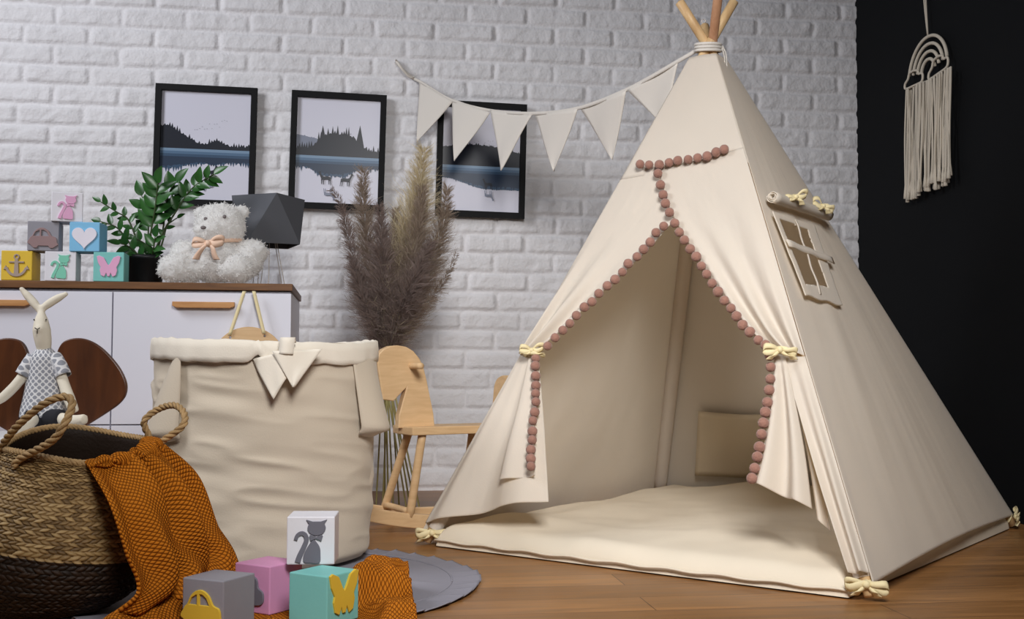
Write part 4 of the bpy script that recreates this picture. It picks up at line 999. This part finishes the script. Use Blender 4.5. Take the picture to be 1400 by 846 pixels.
for i in range(nv_):
    v = i/(nv_-1); row = v*(len(rowsL)-1)
    Tn = Lr[min(i+1, nv_-1)]-Lr[max(i-1, 0)]; across = Rr[i]-Lr[i]; nn = unit(np.cross(across, Tn)); 
    if row < 6.5 and nn.dot(CAM-Lr[i]) < 0: nn = -nn
    if row >= 6.5: nn = ez3
    for j in range(nu_):
        u_ = j/(nu_-1); p = lerp(Lr[i], Rr[i], u_)
        if row < 3.2:   # follow the round of the basket at the rim
            t = lerp(-1.12, .04, u_); f_ = [0.93, .985, 1, .9, .8][min(4, int(row))]
            bulge = math.sin(PI*u_)*.055*smooth(row/1.0)*(1 if row > .3 else 0); p = p+unit(RH*math.cos(-.54)+FH*math.sin(-.54))*bulge
        elif row < 6.5: p = p+unit(RH*math.cos(-.54)+FH*math.sin(-.54))*math.sin(PI*u_)*lerp(.055, .01, (row-3.2)/3.3)
        A = .004+.014*smooth((row-1)/3)
        w = A*math.sin(2*PI*(3.1*u_+.12*row)+.8*math.sin(row))*math.sin(PI*min(1, u_*6, (1-u_)*6)/2)+A*.6*math.sin(2*PI*(5.3*u_-.2*row)+1)*math.sin(PI*u_)
        if row < 6.5: p = p+nn*w
        else:
            k_ = smooth((row-6.5)/.6); frontq = smooth((u_-.30)/.25)+(1-smooth((row-6.8)/1.2))+smooth((row-10.6)/.8); lump = min(1, frontq)*(.022+.5*w+.03*float(fbm(p[0]*14, p[1]*14, 55))+.045*smooth((row-9.6)/1.0)*math.exp(-((u_-.74)/.2)**2)*(1-.5*smooth((row-11.2)/.8)))*math.sin(PI*min(1, u_*7+.15, (1-u_)*7+.15)/2)
            p = p+ez3*max(0, lump)*k_*flat_mask(p)
            fm = flat_mask(p); p[2] = lerp(.0135, p[2], fm) if fm < 1 and row > 7.2 else p[2]
            p[2] = max(p[2], .0135)
        p[2] = max(p[2], .0135)
        V.append(p)
Vb = np.array(V).reshape(nv_, nu_, 3)
du = np.r_['1', np.zeros((nv_, 1)), np.cumsum(np.linalg.norm(np.diff(Vb, axis=1), axis=2), 1)]; wmean = du[:, -1].mean()
dv = np.r_[0, np.cumsum(np.linalg.norm(np.diff(Vb[:, nu_//2], axis=0), axis=1))]
UVb = np.stack([np.broadcast_to(np.linspace(0, 1, nu_)*.36, (nv_, nu_)), np.broadcast_to(dv[:, None], (nv_, nu_))], -1).reshape(-1, 2)
o = mesh('knitted_blanket', Vb.reshape(-1, 3), gridf(nu_, nv_), M_knit, uv=UVb); solid(o, .007)
tag(o, 'rust orange knitted blanket draped over the basket rim onto the floor', 'blanket')

# blocks lying on the blanket
zb_ = .0175
gF = 'toy blocks on the floor'
def fb(k_, z=zb_): c, a = blk[k_]; return (c[0], c[1], z), a
p_, a_ = fb('grey'); block('grey toy block with a yellow car on the orange blanket', p_, a_-YAW, 'grey', 'car', 'yellow', 0, gF, .95)
p_, a_ = fb('teal'); block('teal toy block with a yellow butterfly in front of the white cat block', p_, a_-YAW-PI/2, 'teal', 'butterfly', 'yellow', 1, gF, 1.0, .09)
p_, a_ = fb('pink'); block('pink toy block with a dark grey cut-out shape behind the grey block', p_, a_-YAW, 'pink', 'cloud', 'darkgrey', 0, gF, .8)
cw = C((429-700)/F*2.265, 2.288); block('white toy block with a grey cat stacked on pink and teal blocks', (cw[0], cw[1], zb_+BS+.0008), .06-YAW, 'white', 'cat', 'darkgrey', 0, gF, .95)

# ------------------------------------------------------------------ butterfly chair and rabbit
Zc = 3.02; kc = Zc/F
chb = C((59-700)/F*2.9, 2.9)
ch = thing('kids_chair', 'low child chair with dark brown butterfly wing backrest behind the basket', 'chair', (*chb[:2], 0))
wing = [(78, 500), (79, 482), (88, 467), (105, 462), (122, 465), (139, 475), (155, 491), (167, 508), (173.5, 525), (172, 540), (163, 552), (148, 563), (126, 577), (108, 588), (96, 592), (90, 570), (84, 535)]
pn = FH
for s in (1, -1):
    pts = [(59+s*(x-59), y) for x, y in wing]; P3 = [pp(x, y, C(0, Zc), FH) for x, y in smooth_closed(pts, 100)]
    o0 = C((59-700)/F*Zc, Zc, .4); q2 = [((p-o0).dot(RH), (p-o0)[2]) for p in P3]
    if s < 0: q2 = q2[::-1]
    V, Fc = outline([q2], .016, .003); mesh('wing_backrest', frame3(V, o0, RH, ez3, -FH), Fc, M_walnut, ch, smoothed=False)
SZ = pz(20, 597, 2.78)[2]
V, Fc = outline([smooth_closed([(-.16, -.13), (0, -.15), (.16, -.13), (.175, 0), (.16, .13), (0, .14), (-.16, .13), (-.175, 0)], 60)], .02, .004)
sc_ = C((59-700)/F*2.9, 2.885); mesh('seat', frame3(V, sc_+ez3*(SZ-.01), RH, FH, ez3), Fc, M_seat, ch, smoothed=False)
mesh('back_post', *tube([sc_+FH*.115+ez3*(SZ-.01), C((59-700)/F*Zc, Zc+.017, SZ+.1)], .012, 10), M_walnut, ch)
for sx in (-1, 1):
    for sy in (-1, 1):
        mesh('leg', *tube(resample([sc_+RH*.15*sx+FH*.11*sy+ez3*.0165, sc_+RH*.12*sx+FH*.09*sy+ez3*(SZ-.015)], 8, False), np.linspace(.011, .015, 8), 12), M_seat, ch)
Zr = 2.87
def Rb(px, py, dz=0.0): return pz(px, py, Zr+dz)
kr = Zr/F
rb_ = thing('rabbit_doll', 'cream cloth rabbit doll in grey patterned dress seated on the butterfly chair', 'soft toy', tuple(Rb(60, 590)*np.array([1, 1, 0])+ez3*SZ))
def tb_(pts, rad, n=24): return tube(resample(pts, n), np.interp(np.linspace(0, 1, n), np.linspace(0, 1, len(rad)), rad)*kr, 14)
parts = [tb_([Rb(57, 423), Rb(56.5, 436, -.004), Rb(57, 452, -.008), Rb(59, 466, -.004), Rb(60, 476), Rb(61, 492)], [3, 9, 12, 11.5, 9.5, 8]),
         tb_([Rb(53, 449, -.03), Rb(57, 452, .0)], [5, 9], 8),
         tb_([Rb(55, 425, .003), Rb(43, 410, .006), Rb(33, 399, .006), Rb(28, 393, .004)], [4.5, 6, 5.5, 3]),
         tb_([Rb(56, 423, .003), Rb(70, 413, .006), Rb(84, 405, .006), Rb(92, 401, .004)], [4.5, 6, 5.5, 3]),
         tb_([Rb(61, 488), Rb(60, 520), Rb(60, 560)], [11, 14, 17]),
         tb_([Rb(46, 492), Rb(33, 512, -.01), Rb(18, 530, -.02), Rb(4, 543, -.025), Rb(-6, 549, -.03)], [7, 7.5, 7, 7, 6]),
         tb_([Rb(76, 492), Rb(84, 515, -.015), Rb(92, 538, -.03), Rb(99, 556, -.04), Rb(101, 563, -.04)], [7, 7.5, 7.5, 8, 7]),
         tb_([Rb(48, 568, -.02), Rb(40, 578, -.07), Rb(30, 584, -.10), Rb(17, 590, -.115)], [9, 9, 7.5, 6]),
         tb_([Rb(74, 568, -.02), Rb(90, 574, -.06), Rb(102, 575, -.085), Rb(116, 573, -.10)], [9, 8, 8, 7])]
V, Nn, Fc = remesh(parts, .0035, 4); mesh('body', V, Fc, M_linen, rb_)
# dress
V = []; UV_ = []; nT = 64; ps = [(476, 9, 0), (481, 14, 0), (488, 19, 0), (500, 21, 0), (520, 23, 0), (545, 27, 0), (560, 30, 0), (570, 31, 0)]
rows = resample([(y, r) for y, r, _ in ps], 30)
for i, (y, r) in enumerate(rows):
    for k_ in range(nT):
        t = 2*PI*k_/nT; c = Rb(60.5, y); rr2 = r*kr*(1+.05*math.sin(6*t)*i/30)
        V.append(c+RH*rr2*math.cos(t)+FH*rr2*.8*math.sin(t)); UV_.append((t*.042, y*kr))
dr_ = solid(mesh('dress', V, gridf(nT, 30, True), M_dress, rb_, uv=UV_), .0015)
for pts in ([Rb(47, 488), Rb(39, 500, -.006), Rb(31, 513, -.011)], [Rb(74, 488), Rb(81, 500, -.01), Rb(87, 514, -.016)]):
    P = resample(pts, 12); V, Fc = tube(P, np.linspace(10, 10.5, 12)*kr, 20, cap=False); uv_ = [(k_ % 20*.0025, k_//20*.004) for k_ in range(len(V))]
    solid(mesh('sleeve', V, Fc, M_dress, dr_, uv=uv_), .0012)
mesh('trousers', *tube(resample([Rb(38, 573, -.045), Rb(60, 570, -.02), Rb(84, 572, -.045)], 16), 12*kr, 14), M_blackcloth, rb_)
for (x, y, dz) in ((46.5, 437, -.018), (63, 437, -.022)): mesh('eye', *ellipsoid(Rb(x, y, dz), (.0018, .0018, .0022), 10, 8), M_thread, rb_)
for a, b, c in (((47.5, 448), (51, 450), (54.5, 448)), ((51, 450), (51, 453), (51, 456))):
    mesh('stitched_mouth', *tube(resample([Rb(*a, -.040), Rb(*b, -.0415), Rb(*c, -.040)], 8), .0011, 6), M_thread, rb_)

# ------------------------------------------------------------------ macrame rainbow on the dark wall
xm_ = WX-.02
def mw(px, py, dx=0.0): return prw(px, py, xm_-dx)
mr = thing('macrame_rainbow', 'cream macrame rainbow with clouds and long fringe on the black wall', 'wall hanging', tuple(mw(1268, 270)))
rain = MB()
M_rain = mat('macrame cotton', (214, 204, 188), .9, bump=.3, bscale=300, spec=.1)
cl, cr, apx = np.array((1243., 112.)), np.array((1295., 84.)), np.array((1269., 50.))
ctr_ = (cl+cr)/2
for k_ in range(4):
    s_ = 1-.215*k_; pts = []
    for t in np.linspace(PI*.95, PI*.05, 28):
        q_ = ctr_+(cr-cl)/2*s_*math.cos(t)+(apx-ctr_)*s_*math.sin(t); pts.append(mw(*q_, .004))
    V, Fc = tube(pts, .0062, 8); mesh('arc', V, Fc, M_rain, mr)
def cloudring(c, sx, sy, slope):
    q = [(c[0]+sx*x, c[1]+sy*y+slope*sx*x) for x, y in [(-1, .9), (-1.1, .3), (-.75, -.2), (-.55, -.85), (.0, -1.0), (.45, -.75), (.6, -.3), (1.0, -.2), (1.1, .4), (.9, .9), (0, .95)]]
    P = smooth_closed(q, 66); P = np.vstack([P, P[:1]]); return tube([mw(x, y, .014) for x, y in P], .0045, 8)
mesh('cloud', *cloudring((1249.5, 107), 11, 10.5, -.45), M_rain, mr); mesh('cloud', *cloudring((1283, 89), 12, 12, -.7), M_rain, mr)
for j in range(2): mesh('hanging_cord', *tube(resample([mw(1268.5, 50, .004), mw(1263+j*2.6, -8, .004), mw(1263+j*2.6, -60, .004)], 12), .0032, 6), M_rain, mr)
for i in range(40):
    f = i/39; xt = lerp(1239, 1299, f); yt = lerp(121, 111, f/.4) if f < .4 else lerp(112, 91, (f-.4)/.6); xb = lerp(1238, 1298, f)+random.uniform(-2, 2); yb_ = lerp(272, 247, f)+random.uniform(-8, 5)
    dx = random.uniform(0, .02); ph_ = random.uniform(0, 6)
    pts = [mw(lerp(xt, xb, t)+.9*math.sin(5*t+ph_), lerp(yt, yb_, t), dx+.005*math.sin(4*t+ph_)+.004) for t in np.linspace(0, 1, 18)]
    rad = np.full(18, .0036); rad[-2:] = .006, .008
    mesh('fringe_strand', *tube(pts, rad, 7), M_rain, mr)

# ------------------------------------------------------------------ light
def area(name, loc, to, size, power, col, sy=None):
    l = bpy.data.lights.new(name, 'AREA'); l.energy = power; l.color = col; l.size = size
    if sy: l.shape = 'RECTANGLE'; l.size_y = sy
    o = bpy.data.objects.new(name, l); COL.objects.link(o); o.location = loc
    d = Vector(to)-Vector(loc); o.rotation_euler = d.to_track_quat('-Z', 'Y').to_euler(); return o
area('window_light', (-2.15, 2.5, 2.35), (-.4, 4.4, 1.4), .9, 50, (.93, .95, 1.0), 1.2)
a_ = area('teepee_fill_softbox', (.35, .2, 1.95), (.72, 3.0, .42), .8, 19.5, (1.0, .985, .97)); a_.data.spread = math.radians(76)  # added fill light brightening the teepee from the front; not a ceiling fixture
w = bpy.data.worlds.new('world'); S.world = w; w.use_nodes = True
w.node_tree.nodes['Background'].inputs[0].default_value = (.75, .8, .95, 1); w.node_tree.nodes['Background'].inputs[1].default_value = .07
S.view_settings.view_transform = 'Standard'; S.view_settings.look = 'None'; S.view_settings.gamma = 1; S.view_settings.use_curve_mapping = False
S.view_settings.exposure = 0
